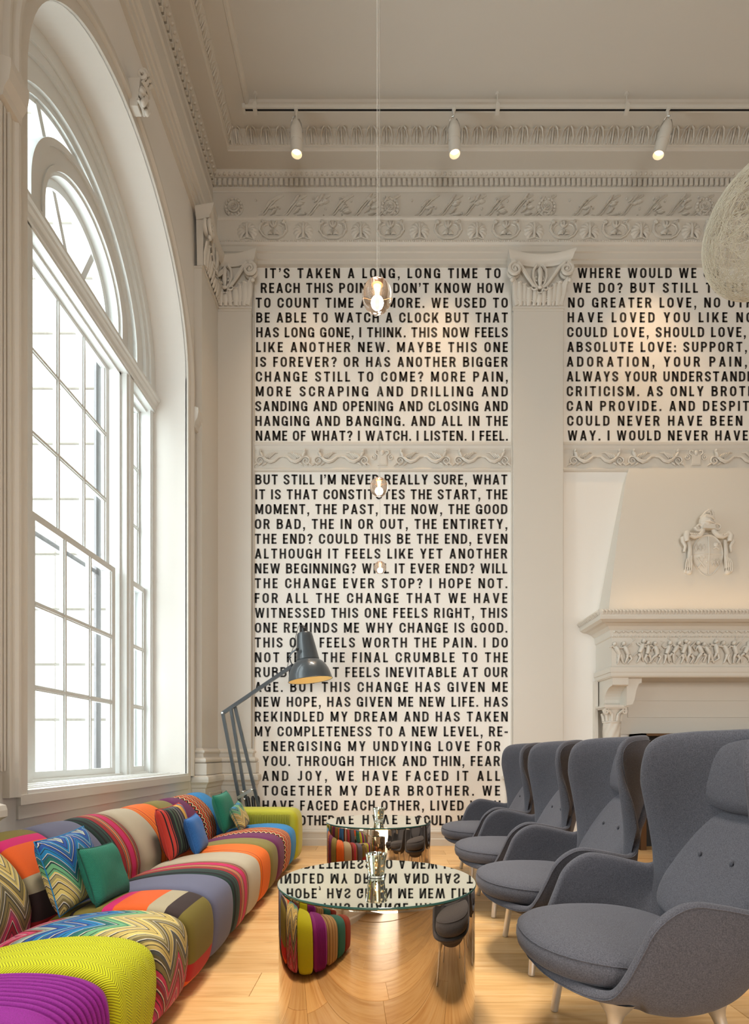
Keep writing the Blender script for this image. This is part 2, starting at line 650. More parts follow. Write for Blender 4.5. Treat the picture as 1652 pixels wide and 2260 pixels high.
# ------------------------------------------------------------------ windows
def arc_band(mb, yc, zc, r0, r1, x0, x1, a0=0, a1=180, n=48, legs=0.0):
    """a solid ring band in the YZ plane, thickness x0..x1, with straight legs down"""
    P = [(a, 0) for a in np.linspace(R(a0), R(a1), n + 1)]
    rings = []
    pts = []
    for a, _ in P:
        pts.append((math.cos(a), math.sin(a), 0))
    if legs:
        pts = [(math.cos(R(a0)), math.sin(R(a0)), -legs)] + pts + [(math.cos(R(a1)), math.sin(R(a1)), -legs)]
    for c, s_, dz in pts:
        rings.append([(x0, yc + r0 * c, zc + r0 * s_ + dz), (x1, yc + r0 * c, zc + r0 * s_ + dz),
                      (x1, yc + r1 * c, zc + r1 * s_ + dz), (x0, yc + r1 * c, zc + r1 * s_ + dz)])
    mb.sweep(rings, close_ring=True)
    k = len(rings) * 4
    b = len(mb.v) - k
    mb.f.append((b, b + 1, b + 2, b + 3)); mb.f.append((b + k - 1, b + k - 2, b + k - 3, b + k - 4))


M_STORM = simple('storm_frame_grey', (.22, .20, .205), .5)


def make_window(n):
    w = empty('window_%d' % n)
    tag(w, kind='structure')
    f = MB()
    # jambs at both sides, mullions, head
    for s in (-1, 1):
        f.box(-2.42, -2.25, s * 1.177, s * 1.14, .86, 4.40)
        f.box(-2.40, -2.262, s * 1.14, s * 1.125, .86, 4.40)
        f.box(-2.42, -2.30, s * .78, s * .60, .86, 4.40)          # mullion body
        f.box(-2.42, -2.25, s * .755, s * .625, .86, 4.40)
        f.box(-2.42, -2.235, s * .72, s * .66, .86, 4.40)
    f.box(-2.42, -2.27, -1.177, 1.177, 4.40, 4.44)
    f.box(-2.42, -2.30, -1.14, 1.14, 4.365, 4.40)
    # outer arched frame with steps
    arc_band(f, 0, WZ1, 1.08, 1.177, -2.42, -2.235, legs=.2)
    arc_band(f, 0, WZ1, 1.02, 1.08, -2.42, -2.255, legs=.2)
    arc_band(f, 0, WZ1, .90, 1.02, -2.42, -2.285, legs=.2)
    arc_band(f, 0, WZ1, .86, .90, -2.42, -2.32, legs=.2)
    fr = f.obj('frame', M_FRAME, w, True, 35)
    # transom entablature
    e = MB()
    prof = [(-2.42, 4.385), (-2.235, 4.385), (-2.235, 4.405), (-2.225, 4.41), (-2.225, 4.45), (-2.205, 4.465), (-2.20, 4.485), (-2.185, 4.495), (-2.185, 4.52), (-2.20, 4.53), (-2.42, 4.53)]
    e.prism(prof, lambda a, b: (a, -1.176, b), lambda a, b: (a, 1.176, b))
    e.obj('transom', M_FRAME, w)
    # inner arch casing
    c = MB()
    arc_band(c, 0, 4.70, .545, .665, -2.40, -2.245, legs=.17)
    arc_band(c, 0, 4.70, .635, .675, -2.40, -2.225, legs=.17)
    arc_band(c, 0, 4.70, .52, .55, -2.40, -2.235, legs=.17)
    arc_band(c, 0, 4.70, .50, .52, -2.42, -2.26, legs=.17)
    c.obj('arch_casing', M_FRAME, w, True, 35)
    c = MB()
    arc_band(c, 0, 4.70, .445, .50, -2.40, -2.34, legs=.17)
    fs = c.obj('fan_sash', M_FRAME, w, True, 35)
    for a in (60, 120):
        MB().bar((-2.365, .02 * math.cos(R(a)), 4.55), (-2.365, .50 * math.cos(R(a)), 4.62 + .50 * math.sin(R(a))), .045, .04, (1, 0, 0)).obj('muntin', M_FRAME, fs)
    cuts = [0, 60, 120, 180]
    for a0, a1 in zip(cuts, cuts[1:]):
        pts = [(0, 4.56)] + [(.47 * math.cos(R(a)), 4.62 + .50 * math.sin(R(a))) for a in np.linspace(a0, a1, 9)]
        MB().prism(pts, lambda a, b: (-2.374, a, b), lambda a, b: (-2.370, a, b)).obj('pane', M_PANE, fs)
    # outer lunette: radial mullions and panes
    cuts = [4, 30, 60, 90, 120, 150, 176]
    lo = MB()
    arc_band(lo, 0, WZ1, .835, .865, -2.40, -2.345, legs=.18)
    lf = lo.obj('lunette_sash', M_FRAME, w, True, 35)
    for a in cuts[1:-1]:
        ca, sa = math.cos(R(a)), math.sin(R(a))
        MB().bar((-2.365, .62 * ca, 4.66 + .64 * sa), (-2.365, .87 * ca, 4.70 + .88 * sa), .05, .045, (1, 0, 0)).obj('muntin', M_FRAME, lf)
    for a0, a1 in zip(cuts, cuts[1:]):
        aa = np.linspace(R(a0), R(a1), 7)
        pts = [(.66 * math.cos(a), 4.68 + .66 * math.sin(a)) for a in aa] + [(.86 * math.cos(a), 4.72 + .86 * math.sin(a)) for a in aa[::-1]]
        MB().prism(pts, lambda a, b: (-2.374, a, b), lambda a, b: (-2.370, a, b)).obj('pane', M_PANE, lf)
    # sashes: central (3x3 panes), side lights (1x3), upper sash sits further out
    mzs = {True: [2.655, 3.215, 3.775, 4.335], False: [.925, 1.485, 2.045, 2.60]}
    for yc, ncol, half in ((0, 3, .50), (.965, 1, .135), (-.965, 1, .135)):
        for upper in (False, True):
            x0, x1 = (-2.405, -2.365) if upper else (-2.36, -2.315)
            zs = mzs[upper]
            z0, z1 = zs[0], zs[3]
            st = .055
            s = MB()
            s.box(x0, x1, yc - half - st, yc - half, z0 - .05, z1 + .05)
            s.box(x0, x1, yc + half, yc + half + st, z0 - .05, z1 + .05)
            s.box(x0, x1, yc - half, yc + half, z0 - (.085 if not upper else .045), z0)
            s.box(x0, x1, yc - half, yc + half, z1, z1 + .05)
            for q in (-1, 1):      # glazing bead
                s.box(x0 + .01, x1 - .012, yc + q * half, yc + q * (half - .012), z0, z1)
            sash = s.obj('upper_sash' if upper else 'lower_sash', M_FRAME, w)
            xm = (x0 + x1) / 2
            step = 2 * half / ncol
            for j in range(1, ncol):
                y = yc - half + step * j
                MB().box(xm - .008, x1 - .004, y - .019, y + .019, z0, z1).box(x1 - .004, x1 + .006, y - .009, y + .009, z0, z1).obj('muntin', M_FRAME, sash)
            for i in (1, 2):
                MB().box(xm - .008, x1 - .005, yc - half, yc + half, zs[i] - .019, zs[i] + .019).box(x1 - .005, x1 + .005, yc - half, yc + half, zs[i] - .009, zs[i] + .009).obj('muntin', M_FRAME, sash)
            for i in range(3):
                for j in range(ncol):
                    y0 = yc - half + step * j
                    MB().box(xm - .012, xm - .008, y0, y0 + step, zs[i], zs[i + 1]).obj('pane', M_PANE, sash)
        # dark weather strip of the storm window outside
        d = MB()
        d.box(-2.445, -2.425, yc + half - .045, yc + half + .03, .86, 4.40)
        d.box(-2.445, -2.425, yc - half - .03, yc - half - .005, .86, 4.40)
        d.box(-2.445, -2.425, yc - half, yc + half, 2.565, 2.60)
        d.obj('storm_frame', M_STORM, w)
    # sill
    s = MB()
    s.box(-2.46, -1.91, -1.175, 1.175, .825, .85)
    s.box(-2.40, -2.0, -1.176, 1.176, .85, .856)
    s.box(-2.40, -2.28, -1.176, 1.176, .855, .875)
    s.box(-2.22, -2.14, -.95, 1.0, .856, .862)
    s.box(-2.10, -2.04, -1.1, 1.05, .856, .861)
    s.obj('sill', M_FRAME, w)
    s = MB().box(-1.93, -1.905, -1.24, 1.22, .775, .828).box(-1.93, -1.918, -1.24, 1.22, .70, .775)
    s.obj('apron', M_TRIM, w)
    return w


win = make_window(1)
win.location = (0, WINS[0], 0)
for k, yc in enumerate(WINS[1:]):
    c = copy_tree(win)
    c.name = 'window_%d' % (k + 2)
    c.location = (0, yc, 0)

# casings round the openings (archivolt, keystone, side strips, imposts)
for k, yc in enumerate(WINS[:2]):
    mb = MB()
    def ring_prof(prof):
        rings = []
        pts = [(1, 0, -(WZ1 - .82))] + [(math.cos(a), math.sin(a), 0) for a in np.linspace(0, PI, 49)] + [(-1, 0, -(WZ1 - .82))]
        for c, s_, dz in pts:
            rings.append([(XL + p, yc + r_ * c, WZ1 + r_ * s_ + dz) for r_, p in prof])
        mb.sweep(rings)
    ring_prof([(1.177, -.01), (1.177, .018), (1.245, .018), (1.25, .03), (1.262, .042), (1.28, .042), (1.29, .028), (1.30, .024), (1.312, .024), (1.318, .03), (1.332, .03), (1.34, .0)])
    arch = mb.obj('window_casing', M_TRIM, wall_left, True, 30, recalc=False)
    # keystone bracket at the crown
    ks = MB()
    ks.prism([(-.035, 5.93), (.035, 5.93), (.052, 6.12), (-.052, 6.12)], lambda a, b: (XL + .02, yc + a, b), lambda a, b: (XL + .075 + (b - 5.9) * .15, yc + a, b))
    for q in range(4):
        ks.tube([(XL + .09 + .012 * q, yc - .05, 5.96 + .045 * q), (XL + .105 + .012 * q, yc, 5.95 + .045 * q), (XL + .09 + .012 * q, yc + .05, 5.96 + .045 * q)], .014, 6)
    sp = [(XL + .12 + .035 * math.cos(t) * (1 - t / 14), yc, 6.17 + .04 * math.sin(t) * (1 - t / 14)) for t in np.linspace(0, 9, 24)]
    for q in (-.035, 0, .035):
        ks.tube([(x, y + q, z - .01) for x, y, z in sp], .014, 6)
    for q in range(5):
        ks.ball((XL + .125, yc - .04 + .02 * q, 5.94 + .035 * (q % 3)), .022, 7, 5)
        ks.ball((XL + .115, yc + .035 - .018 * q, 6.03 + .03 * (q % 2)), .024, 7, 5)
    ks.obj('keystone', M_TRIM, wall_left, True, 50)
    for s in (-1, 1):
        im = MB()
        prof = [(0, 4.30), (.045, 4.32), (.05, 4.36), (.075, 4.40), (.085, 4.46), (.085, 4.50), (0, 4.53)]
        y0, y1 = yc + s * 1.265, yc + s * 1.40
        im.prism(prof, lambda a, b: (XL + a, y0, b), lambda a, b: (XL + a, y1, b))
        im.obj('impost', M_TRIM, wall_left)
        fl = MB()
        for q in (1.355, 1.378):
            fl.box(XL, XL + .028, yc + s * q, yc + s * (q + .012), .96, 4.30)
        fl.obj('casing_bead', M_TRIM, wall_left)


# ------------------------------------------------------------------ entablature and cornice swept round the room
prof = [(-.09, 6.562), (-.035, 6.560), (-.035, 6.60), (-.022, 6.606), (-.022, 6.672), (-.008, 6.68), (-.008, 6.735), (.004, 6.742), (.016, 6.76), (.016, 6.785), (0, 6.80),
        (0, 7.015), (.006, 7.02), (.014, 7.035), (.014, 7.055), (-.065, 7.062), (-.065, 7.395), (-.075, 7.40), (-.07, 7.405), (-.082, 7.425), (-.06, 7.445), (-.06, 7.46), (-.072, 7.462), (-.072, 7.545),
        (-.045, 7.55), (-.02, 7.565), (-.005, 7.59), (-.005, 7.60), (.17, 7.60), (.175, 7.612), (.19, 7.618), (.19, 7.632), (.20, 7.634), (.205, 7.66), (.222, 7.70), (.248, 7.735), (.252, 7.75),
        (.43, 7.75), (.435, 7.742), (.45, 7.742), (.455, 7.752), (.475, 7.762), (.485, 7.781)]


def sweep_trim(name, profile, mat, parent=None):
    mb = MB()
    rings = [[(XP - .01 + p, YN, z) for p, z in profile], [(XP - .01 + p, YPL - p, z) for p, z in profile], [(XR, YPL - p, z) for p, z in profile]]
    mb.sweep(rings)
    return mb.obj(name, mat, parent, recalc=False)


trim1 = sweep_trim('trim_1', prof, M_TRIM)
tag(trim1, 'cream plaster entablature and ceiling cornice round the room', kind='structure')


def on_back(me, name, x, p, z, parent, mirror=False, sc=1):
    deep = 1.7 if name in ('rosette', 'foliage_relief', 'acanthus_leaf') else 1.25 if name.endswith('relief') else 1
    return link_mesh(name, me, parent, (x, YPL - p, z), (0, 0, 0), ((-sc if mirror else sc), sc * deep, sc))


def on_left(me, name, y, p, z, parent, sc=1):
    return link_mesh(name, me, parent, (XP - .01 + p, y, z), (0, 0, PI / 2), (sc, sc, sc))


# dentils: a chunky tooth with a rounded foot
dm = MB().bbox(-.019, .019, -.034, .0, 0, .075, .004).mesh('dentil', M_TRIM)
pitch = .0578
x = -1.90
while x < 4.35:
    on_back(dm, 'dentil', x, -.072, 7.464, trim1); x += pitch
y = 5.96
while y > 3.75:
    on_left(dm, 'dentil', y, -.072, 7.464, trim1); y -= pitch
# egg and dart strip, bead strip: too small to pick apart
eg = MB()
x = -1.9
while x < 4.6:
    eg.ball((x, YPL + .028, 7.572), (.017, .02, .02), 6, 4)
    eg.bar((x + .029, YPL + .034, 7.553), (x + .029, YPL + .008, 7.593), .006, .01, (1, 0, 0)); x += .0578
y = 5.95
while y > 3.75:
    eg.ball((XP - .038, y, 7.572), (.02, .017, .02), 6, 4); y -= .0578
tag(eg.obj('egg_and_dart', M_TRIM, trim1, True, 60), kind='stuff')
bd = MB()
x = -1.84
while x < 4.6:
    bd.ball((x, YPL - .016, 6.773), (.009, .010, .010), 6, 4); x += .0235
tag(bd.obj('bead_moulding', M_TRIM, trim1, True, 80), kind='stuff')


def spiral(cx, cz, r0, turns, a0=0, cw=1, n=22, y=0, shrink=.25):
    out = []
    for i in range(n + 1):
        t = i / n
        a = a0 + cw * turns * 2 * PI * t
        r_ = r0 * (1 - (1 - shrink) * t)
        out.append((cx + r_ * math.cos(a), y, cz + r_ * math.sin(a)))
    return out


AX = (0, 1, 0)


def fan_shell(mb, cx, cz, r, a0, a1, lobes, depth=.022, y=0):
    nr, na = 4, lobes * 4
    rings = []
    for i in range(nr + 1):
        q = i / nr
        ring = []
        for k in range(na + 1):
            a = R(a0 + (a1 - a0) * k / na)
            ph = (k % 4) / 4
            lob = math.sin(PI * ((k / 4) % 1.0))
            rr = r * (.12 + .88 * q) * (1 + (.10 * lob if i == nr else 0))
            dd = depth * (math.sin(PI * (.15 + .72 * q)) * (.45 + .55 * lob))
            if i == nr: dd = 0
            ring.append((cx + rr * math.cos(a), y - dd, cz + rr * math.sin(a)))
        rings.append(ring)
    mb.sweep(rings)


# tall shell motif
s = MB()
fan_shell(s, 0, -.02, .105, -52, 232, 11)
s.tube([(-.0, 0, -.10), (0, -.012, -.05), (0, -.018, .02)], [.022, .014, .012], 6, flat=.8, axis=AX)
s.tube([(-.075, 0, -.105), (-.03, -.006, -.098), (0, -.008, -.085), (.03, -.006, -.098), (.075, 0, -.105)], .006, 5, axis=AX)
ME_SHELL = s.mesh('shell_relief', M_TRIM, True, 60)
# cartouche of two scrolls round a small shell
s = MB()
fan_shell(s, 0, -.055, .065, 0, 180, 9)
for q in (-1, 1):
    s.tube([(q * a, -.004, b) for a, b in [(.0, -.10), (.05, -.10), (.11, -.07), (.15, -.01), (.14, .05), (.10, .09), (.075, .085)]], [.009, .010, .012, .014, .015, .012, .006], 6, axis=AX)
    s.tube([(q * a, -.003, b) for a, b in [(.05, -.09), (.10, -.05), (.115, 0), (.10, .045), (.06, .06)]], .008, 5, axis=AX)
    s.tube([(q * a, -.006, b) for a, b in [(0, .02), (.03, .05), (.035, .085), (.02, .10)]], [.012, .014, .010, .003], 6, axis=AX)
    s.tube([(q * a, -.006, b) for a, b in [(.105, .06), (.125, .095), (.12, .107)]], [.014, .018, .006], 6, axis=AX)
s.tube([(0, -.006, .02), (0, -.014, .06), (0, -.004, .105)], [.008, .013, .003], 6, axis=AX)
ME_CART = s.mesh('scroll_relief', M_TRIM, True, 60)
px = lambda v: (v - 845) * 5.94 / 1170
for v in (545, 669, 796, 925, 1052, 1178, 1300, 1413, 1525, 1640, 1755):
    on_back(ME_SHELL, 'shell_relief', px(v), 0, 6.912, trim1)
for v in (603, 734, 861, 988, 1116, 1243, 1358, 1469, 1583, 1698):
    on_back(ME_CART, 'scroll_relief', px(v), 0, 6.908, trim1)

# rosette
s = MB()
s.lathe([(.105, 0), (.104, .008), (.098, .011), (.092, .008), (.088, .004)], 40, (0, 0, 0), Matrix.Rotation(R(90), 3, 'X'))
for k in range(14):
    a = 2 * PI * k / 14
    s.ball((.085 * math.cos(a), -.006, .085 * math.sin(a)), (.018, .010, .018), 7, 4)
s.lathe([(.064, 0), (.062, .014), (.056, .016), (.050, .010), (.036, .006), (.034, .016), (.030, .018), (.026, .010), (0, .008)], 32, (0, 0, 0), Matrix.Rotation(R(90), 3, 'X'))
for k in range(6):
    a = 2 * PI * k / 6 + .5
    s.ball((.015 * math.cos(a), -.012, .015 * math.sin(a)), (.006, .006, .006), 6, 4)
ME_ROS = s.mesh('rosette', M_TRIM, True, 45)
pf = lambda v: (v - 845) * 6.04 / 1170
for v in (518, 860, 1203, 1549):
    on_back(ME_ROS, 'rosette', pf(v), -.064, 7.222, trim1, sc=1.05)
on_left(ME_ROS, 'rosette', 4.2, -.064, 7.222, trim1)
# foliage between rosettes: slanting ribbon pairs with leaves and berries
rf = random.Random(3)
s = MB()
for k in range(6):
    bx = -.70 + .27 * k + .03
    for d in (0, .03):
        s.tube([(bx + d, 0, -.145), (bx + .10 + d, -.005, -.07), (bx + .15 + d, -.006, 0), (bx + .22 + d, -.005, .08), (bx + .31 + d, 0, .145)], .009, 5, axis=AX)
    for q in range(3):
        lx, lz = bx + .12 + rf.uniform(-.02, .12), rf.uniform(-.10, .10)
        s.tube([(lx, -.004, lz), (lx + .045, -.010, lz + .03), (lx + .075, -.002, lz + .075)], [.005, .017, .003], 6, axis=AX)
        s.tube([(lx + .04, -.004, lz - .02), (lx + .085, -.010, lz - .025), (lx + .13, -.002, lz - .005)], [.005, .015, .003], 6, axis=AX)
    for q in range(4):
        s.ball((bx + rf.uniform(.02, .3), -.004, rf.uniform(-.12, .12)), .012, 6, 4)
ME_FOL = s.mesh('foliage_relief', M_TRIM, True, 60)
for v in (689, 1031, 1376, 1720):
    on_back(ME_FOL, 'foliage_relief', pf(v), -.064, 7.222, trim1, sc=.98)
# leaf cove under the ceiling
s = MB()
s.tube([(-.06, 0, 0), (-.065, -.012, .045), (-.045, -.035, .095), (-.02, -.045, .108)], [.006, .008, .009, .005], 5, axis=AX)
s.tube([(.06, 0, 0), (.065, -.012, .045), (.045, -.035, .095), (.02, -.045, .108)], [.006, .008, .009, .005], 5, axis=AX)
s.tube([(0, 0, 0), (0, -.016, .05), (0, -.038, .10)], [.010, .013, .006], 6, axis=AX)
s.tube([(.03, 0, 0), (.022, -.014, .05), (.03, -.03, .085)], [.005, .008, .004], 5, axis=AX)
s.tube([(-.03, 0, 0), (-.022, -.014, .05), (-.03, -.03, .085)], [.005, .008, .004], 5, axis=AX)
ME_ACA = s.mesh('acanthus_leaf', M_TRIM, True, 60)
x = -1.58
while x < 4.7:
    on_back(ME_ACA, 'acanthus_leaf', x, .203, 7.637, trim1); x += .162
y = 5.65
while y > 3.9:
    on_left(ME_ACA, 'acanthus_leaf', y, .203, 7.637, trim1); y -= .162


# ------------------------------------------------------------------ pilasters with carved capitals
def capital_mesh():
    s = MB()
    hw, top = .282, 6.575
    # abacus with concave front
    pts_t, n = [], 14
    def outline(w, d, sag):
        P = []
        for i in range(n + 1):
            t = -1 + 2 * i / n
            P.append((w * t, -d + sag * (1 - t * t)))
        return P
    lev = [(.330, .095, .05, 6.472), (.335, .10, .05, 6.492), (.345, .115, .05, 6.50), (.355, .13, .055, 6.53), (.372, .15, .06, 6.555), (.372, .15, .06, 6.575)]
    rings = []
    for w, d, sag, z in lev:
        o = outline(w, d, sag)
        rings.append([(-w + .03, .05, z)] + [(a, b, z - .012 * (1 - (a / w) ** 2) * 1.5) for a, b in o] + [(w - .03, .05, z)])
    s.sweep(rings)
    b = len(s.v)
    s.add(rings[-1], [tuple(range(len(rings[-1])))])
    s.add(rings[0], [tuple(range(len(rings[0])))])
    # bell
    s.prism([(-.275, 6.03), (.275, 6.03), (.30, 6.47), (-.30, 6.47)], lambda a, b: (a, .05, b), lambda a, b: (a, -.012 - .03 * (b - 6.03), b))
    # necking astragal
    s.box(-.288, .288, -.016, .02, 6.022, 6.04)
    for q in (-1, 1):
        # corner volute: spiral with broad band
        s.tube([(q * x_, y_, z_) for x_, y_, z_ in [(.02, -.05, 6.215), (.07, -.055, 6.24), (.14, -.065, 6.33), (.20, -.08, 6.41), (.26, -.10, 6.452)]], [.012, .018, .02, .022, .024], 6, flat=.8, axis=AX)
        s.tube([(q * x_, y_ - .012, z_) for x_, y_, z_ in [(.05, -.05, 6.215), (.10, -.055, 6.26), (.16, -.065, 6.34), (.215, -.085, 6.41)]], .007, 5, axis=AX)
        sp = spiral(q * .285, 6.385, .072, 1.9, PI / 2, -q, 40, -.10, .12)
        s.tube(sp, [.022 * (1 - .55 * i / 40) for i in range(41)], 6, flat=1.0, axis=AX)
        s.tube([(x_, y_ + .045, z_) for x_, y_, z_ in sp[:30]], .020, 6, flat=1.2, axis=AX)
        s.ball((q * .285, -.105, 6.385), .016, 8, 6)
        # leaf tip under volute
        s.tube([(q * .24, -.02, 6.05), (q * .262, -.03, 6.16), (q * .275, -.055, 6.26), (q * .30, -.085, 6.285), (q * .315, -.09, 6.262)], [.03, .034, .032, .03, .022], 7, flat=.5, axis=AX)
        s.ball((q * .318, -.095, 6.268), (.026, .02, .022), 8, 6)
    # leaves
    def leaf(x0, z0, h, w, lean=0.0, curl=.03):
        mid = []
        for i in range(9):
            t = i / 8
            mid.append((x0 + lean * t, -.020 - .035 * math.sin(t * 1.7) - (curl if i == 8 else 0) * .6, z0 + h * t - (.02 if i == 8 else 0)))
        s.tube(mid, [w * (.30 + .5 * math.sin(PI * (.15 + .75 * i / 8))) for i in range(9)], 6, flat=.38, axis=AX)
        for i in range(1, 8):
            t = i / 8
            cx_, cz_ = x0 + lean * t, z0 + h * t
            for q in (-1, 1):
                s.tube([(cx_, -.03 - .02 * t, cz_), (cx_ + q * w * .75, -.032 - .02 * t, cz_ + .026), (cx_ + q * w * .95, -.022 - .02 * t, cz_ + .012)], [.009, .010, .006], 5, flat=.8, axis=AX)
        s.tube([(p[0], p[1] - w * .18, p[2]) for p in mid], .005, 4, axis=AX)
    leaf(-.205, 6.045, .25, .042, -.02)
    leaf(.205, 6.045, .25, .042, .02)
    leaf(-.115, 6.045, .18, .040)
    leaf(.115, 6.045, .18, .040)
    leaf(-.158, 6.045, .225, .028, -.01)
    leaf(.158, 6.045, .225, .028, .01)
    leaf(0, 6.045, .12, .035)
    leaf(-.055, 6.045, .15, .03, .01)
    leaf(.055, 6.045, .15, .03, -.01)
    # central lyre ornament
    for q in (-1, 1):
        s.tube([(q * a, -.05, b) for a, b in [(.01, 6.215), (.05, 6.255), (.075, 6.33), (.07, 6.41), (.035, 6.465), (.02, 6.445)]], [.010, .014, .016, .018, .02, .012], 6, axis=AX)
        s.tube([(q * a, -.05, b) for a, b in [(.03, 6.29), (.05, 6.31), (.045, 6.34), (.03, 6.335)]], .008, 5, axis=AX)
        s.tube([(q * a, -.055, b) for a, b in [(.03, 6.20), (.07, 6.19), (.10, 6.215)]], [.012, .012, .006], 5, axis=AX)
    s.tube([(0, -.05, 6.22), (0, -.062, 6.29), (0, -.068, 6.34), (0, -.062, 6.40), (0, -.055, 6.45)], [.010, .026, .022, .030, .008], 8, flat=.8, axis=AX)
    s.ball((0, -.06, 6.215), (.03, .02, .02), 8, 6)
    return s.mesh('capital', M_TRIM, True, 50)


ME_CAP = capital_mesh()


def pilaster_meshes():
    sh = MB()
    sh.box(-.277, .277, 0, .10, 1.08, 6.025)
    sh.box(-.281, .281, -.004, .10, 6.0, 6.022)
    m1 = sh.mesh('pilaster', M_TRIM)
    def stack(prof, name, sm=False):
        """profile (extra, z) swept around three sides of the pilaster"""
        b = MB()
        rings = []
        for e, z in prof:
            rings.append([(-.277 - e, .10, z), (-.277 - e, -e, z), (.277 + e, -e, z), (.277 + e, .10, z)])
        b.sweep(rings)
        b.add(rings[-1], [(0, 1, 2, 3)])
        return b.mesh(name, M_TRIM, sm, 30)
    base = [(.012, 1.10), (.02, 1.085)] + [(.02 + .022 * math.sin(t), 1.065 + .02 * math.cos(t)) for t in np.linspace(.3, PI - .2, 6)] + [(.022, 1.035), (.022, 1.02), (.03, 1.005)] + \
           [(.035 + .03 * math.sin(t), .975 + .028 * math.cos(t)) for t in np.linspace(.2, PI - .1, 7)] + [(.072, .945), (.072, .90)]
    ped = [(.072, .90), (.072, .83), (.06, .828)] + [(.078, .82), (.098, .808), (.102, .785), (.102, .755), (.09, .745), (.075, .728), (.07, .70), (.055, .69), (.055, .25), (.07, .24), (.075, .20), (.09, .17), (.09, .0)]
    m2 = stack(base, 'pilaster_base', True)
    m3 = stack(ped, 'pedestal')
    pn = MB()
    # raised panel moulding on pedestal face
    for (a0, a1, b0, b1) in ((-.22, .22, .62, .645), (-.22, .22, .31, .335), (-.22, -.195, .335, .62), (.195, .22, .335, .62)):
        pn.bbox(a0, a1, -.068, -.05, b0, b1, .004)
    m4 = pn.mesh('panel_moulding', M_TRIM)
    return m1, m2, m3, m4


PM = pilaster_meshes()


def pilaster(parent, loc, rz):
    p = link_mesh('pilaster', PM[0], parent, loc, (0, 0, rz))
    link_mesh('capital', ME_CAP, p)
    link_mesh('pilaster_base', PM[1], p)
    link_mesh('pedestal', PM[2], p)
    link_mesh('panel_moulding', PM[3], p)
    return p


pilaster(wall_back, (1.739, YPIL, 0), 0)
pilaster(wall_back, (-1.757, YPIL, 0), 0)
pilaster(wall_back, (5.235, YPIL, 0), 0)
pilaster(wall_left, (XP, 5.69, 0), PI / 2)
pilaster(wall_left, (XP, 2.09, 0), PI / 2)
pilaster(wall_left, (XP, -.97, 0), PI / 2)

# thin panel edge mouldings at the text panels
pe = MB()
for xa in (-1.468, 1.448, 2.03, 4.945):
    pe.box(xa, xa + .012, 6.0, YB, .2, 6.5)
pe.obj('panel_edge', M_TRIM, wall_back)

# baseboards
def baseboard(name, a, b, z1=.19):
    prof_ = [(0, 0), (.022, 0), (.022, .075), (.016, .08), (.016, .145), (.022, .15), (.02, .165), (.010, .18), (.006, .192), (0, .192)]
    m = MB()
    m.prism(prof_, lambda p, z: (a, YB - p, z), lambda p, z: (b, YB - p, z))
    o = m.obj(name, M_TRIM)
    tag(o, kind='structure')


baseboard('baseboard_back', -1.46, 1.44)
m = MB()
m.prism([(0, 0), (.022, 0), (.022, .145), (.01, .18), (0, .192)], lambda p, z: (XL + p, YN, z), lambda p, z: (XL + p, 5.6, z))
tag(m.obj('baseboard_left', M_TRIM), kind='structure')

# ------------------------------------------------------------------ decorated band between upper and lower text
def band(name, xa, xb, n):
    t = MB()
    pr = [(0, 4.571), (.026, 4.569), (.028, 4.548), (.020, 4.538), (.022, 4.525), (.014, 4.505), (.004, 4.49), (.004, 4.285), (.016, 4.28), (.020, 4.268), (.026, 4.264), (.026, 4.25), (.016, 4.243), (.004, 4.24), (0, 4.238)]
    t.prism(pr, lambda p, z: (xa, YB - p, z), lambda p, z: (xb, YB - p, z))
    o = t.obj(name, M_TRIM)
    tag(o, 'carved plaster band across the wall panel', kind='structure')
    return o


s = MB()
# winged figure ending in a leafy scroll, about .36 m long
s.tube([(-.17, -.004, .02), (-.12, -.008, .015), (-.07, -.01, -.03), (-.02, -.012, -.045), (.03, -.012, -.02), (.06, -.010, .01)], [.008, .012, .016, .020, .018, .012], 6, flat=.7, axis=AX)
s.tube(spiral(.095, -.03, .052, 1.5, PI * .8, -1, 24, -.008), [.011 - .006 * i / 24 for i in range(25)], 6, flat=.8, axis=AX)
s.tube([(.06, -.01, .01), (.08, -.014, .045), (.095, -.014, .065)], [.014, .018, .008], 6, axis=AX)
s.ball((.085, -.014, .078), .017, 8, 6)
for q in range(4):
    s.tube([(.05 - .02 * q, -.006, .0), (.02 - .03 * q, -.010, .03 + .01 * q), (-.02 - .03 * q, -.004, .06)], [.006, .011, .003], 5, axis=AX)
for q in range(3):
    s.tube([(.02 + .05 * q, -.005, -.05), (.04 + .05 * q, -.009, -.065), (.07 + .05 * q, -.003, -.085)], [.006, .011, .003], 5, axis=AX)
ME_FIG = s.mesh('figure_relief', M_TRIM, True, 60)
s = MB()
s.box(-.052, .052, -.012, 0, -.085, .035)
s.box(-.042, .042, -.016, 0, -.075, .02)
for q in (-1, 1):
    s.tube([(q * a, -.008, b) for a, b in [(.05, .03), (.075, .05), (.07, .08), (.045, .085), (.04, .07)]], .009, 5, axis=AX)
    s.tube(spiral(q * .10, .005, .035, 1.3, PI / 2, q, 18, -.006), .007, 5, axis=AX)
s.ball((0, -.012, .055), (.022, .012, .03), 8, 6)
ME_TAB = s.mesh('tablet_relief', M_TRIM, True, 40)
for nm, xa, xb, xc in (('trim_2', -1.456, 1.45, -.01), ('trim_3', 2.04, 4.96, 3.545)):
    b_ = band(nm, xa, xb, 0)
    link_mesh('tablet_relief', ME_TAB, b_, (xc, YB - .004, 4.395))
    for k in range(4):
        for q in (-1, 1):
            flip = 1 if k % 2 == 0 else -1
            link_mesh('figure_relief', ME_FIG, b_, (xc + q * (.30 + .33 * k), YB - .005, 4.39), (0, 0, 0), (-q * flip, 1.5, 1))


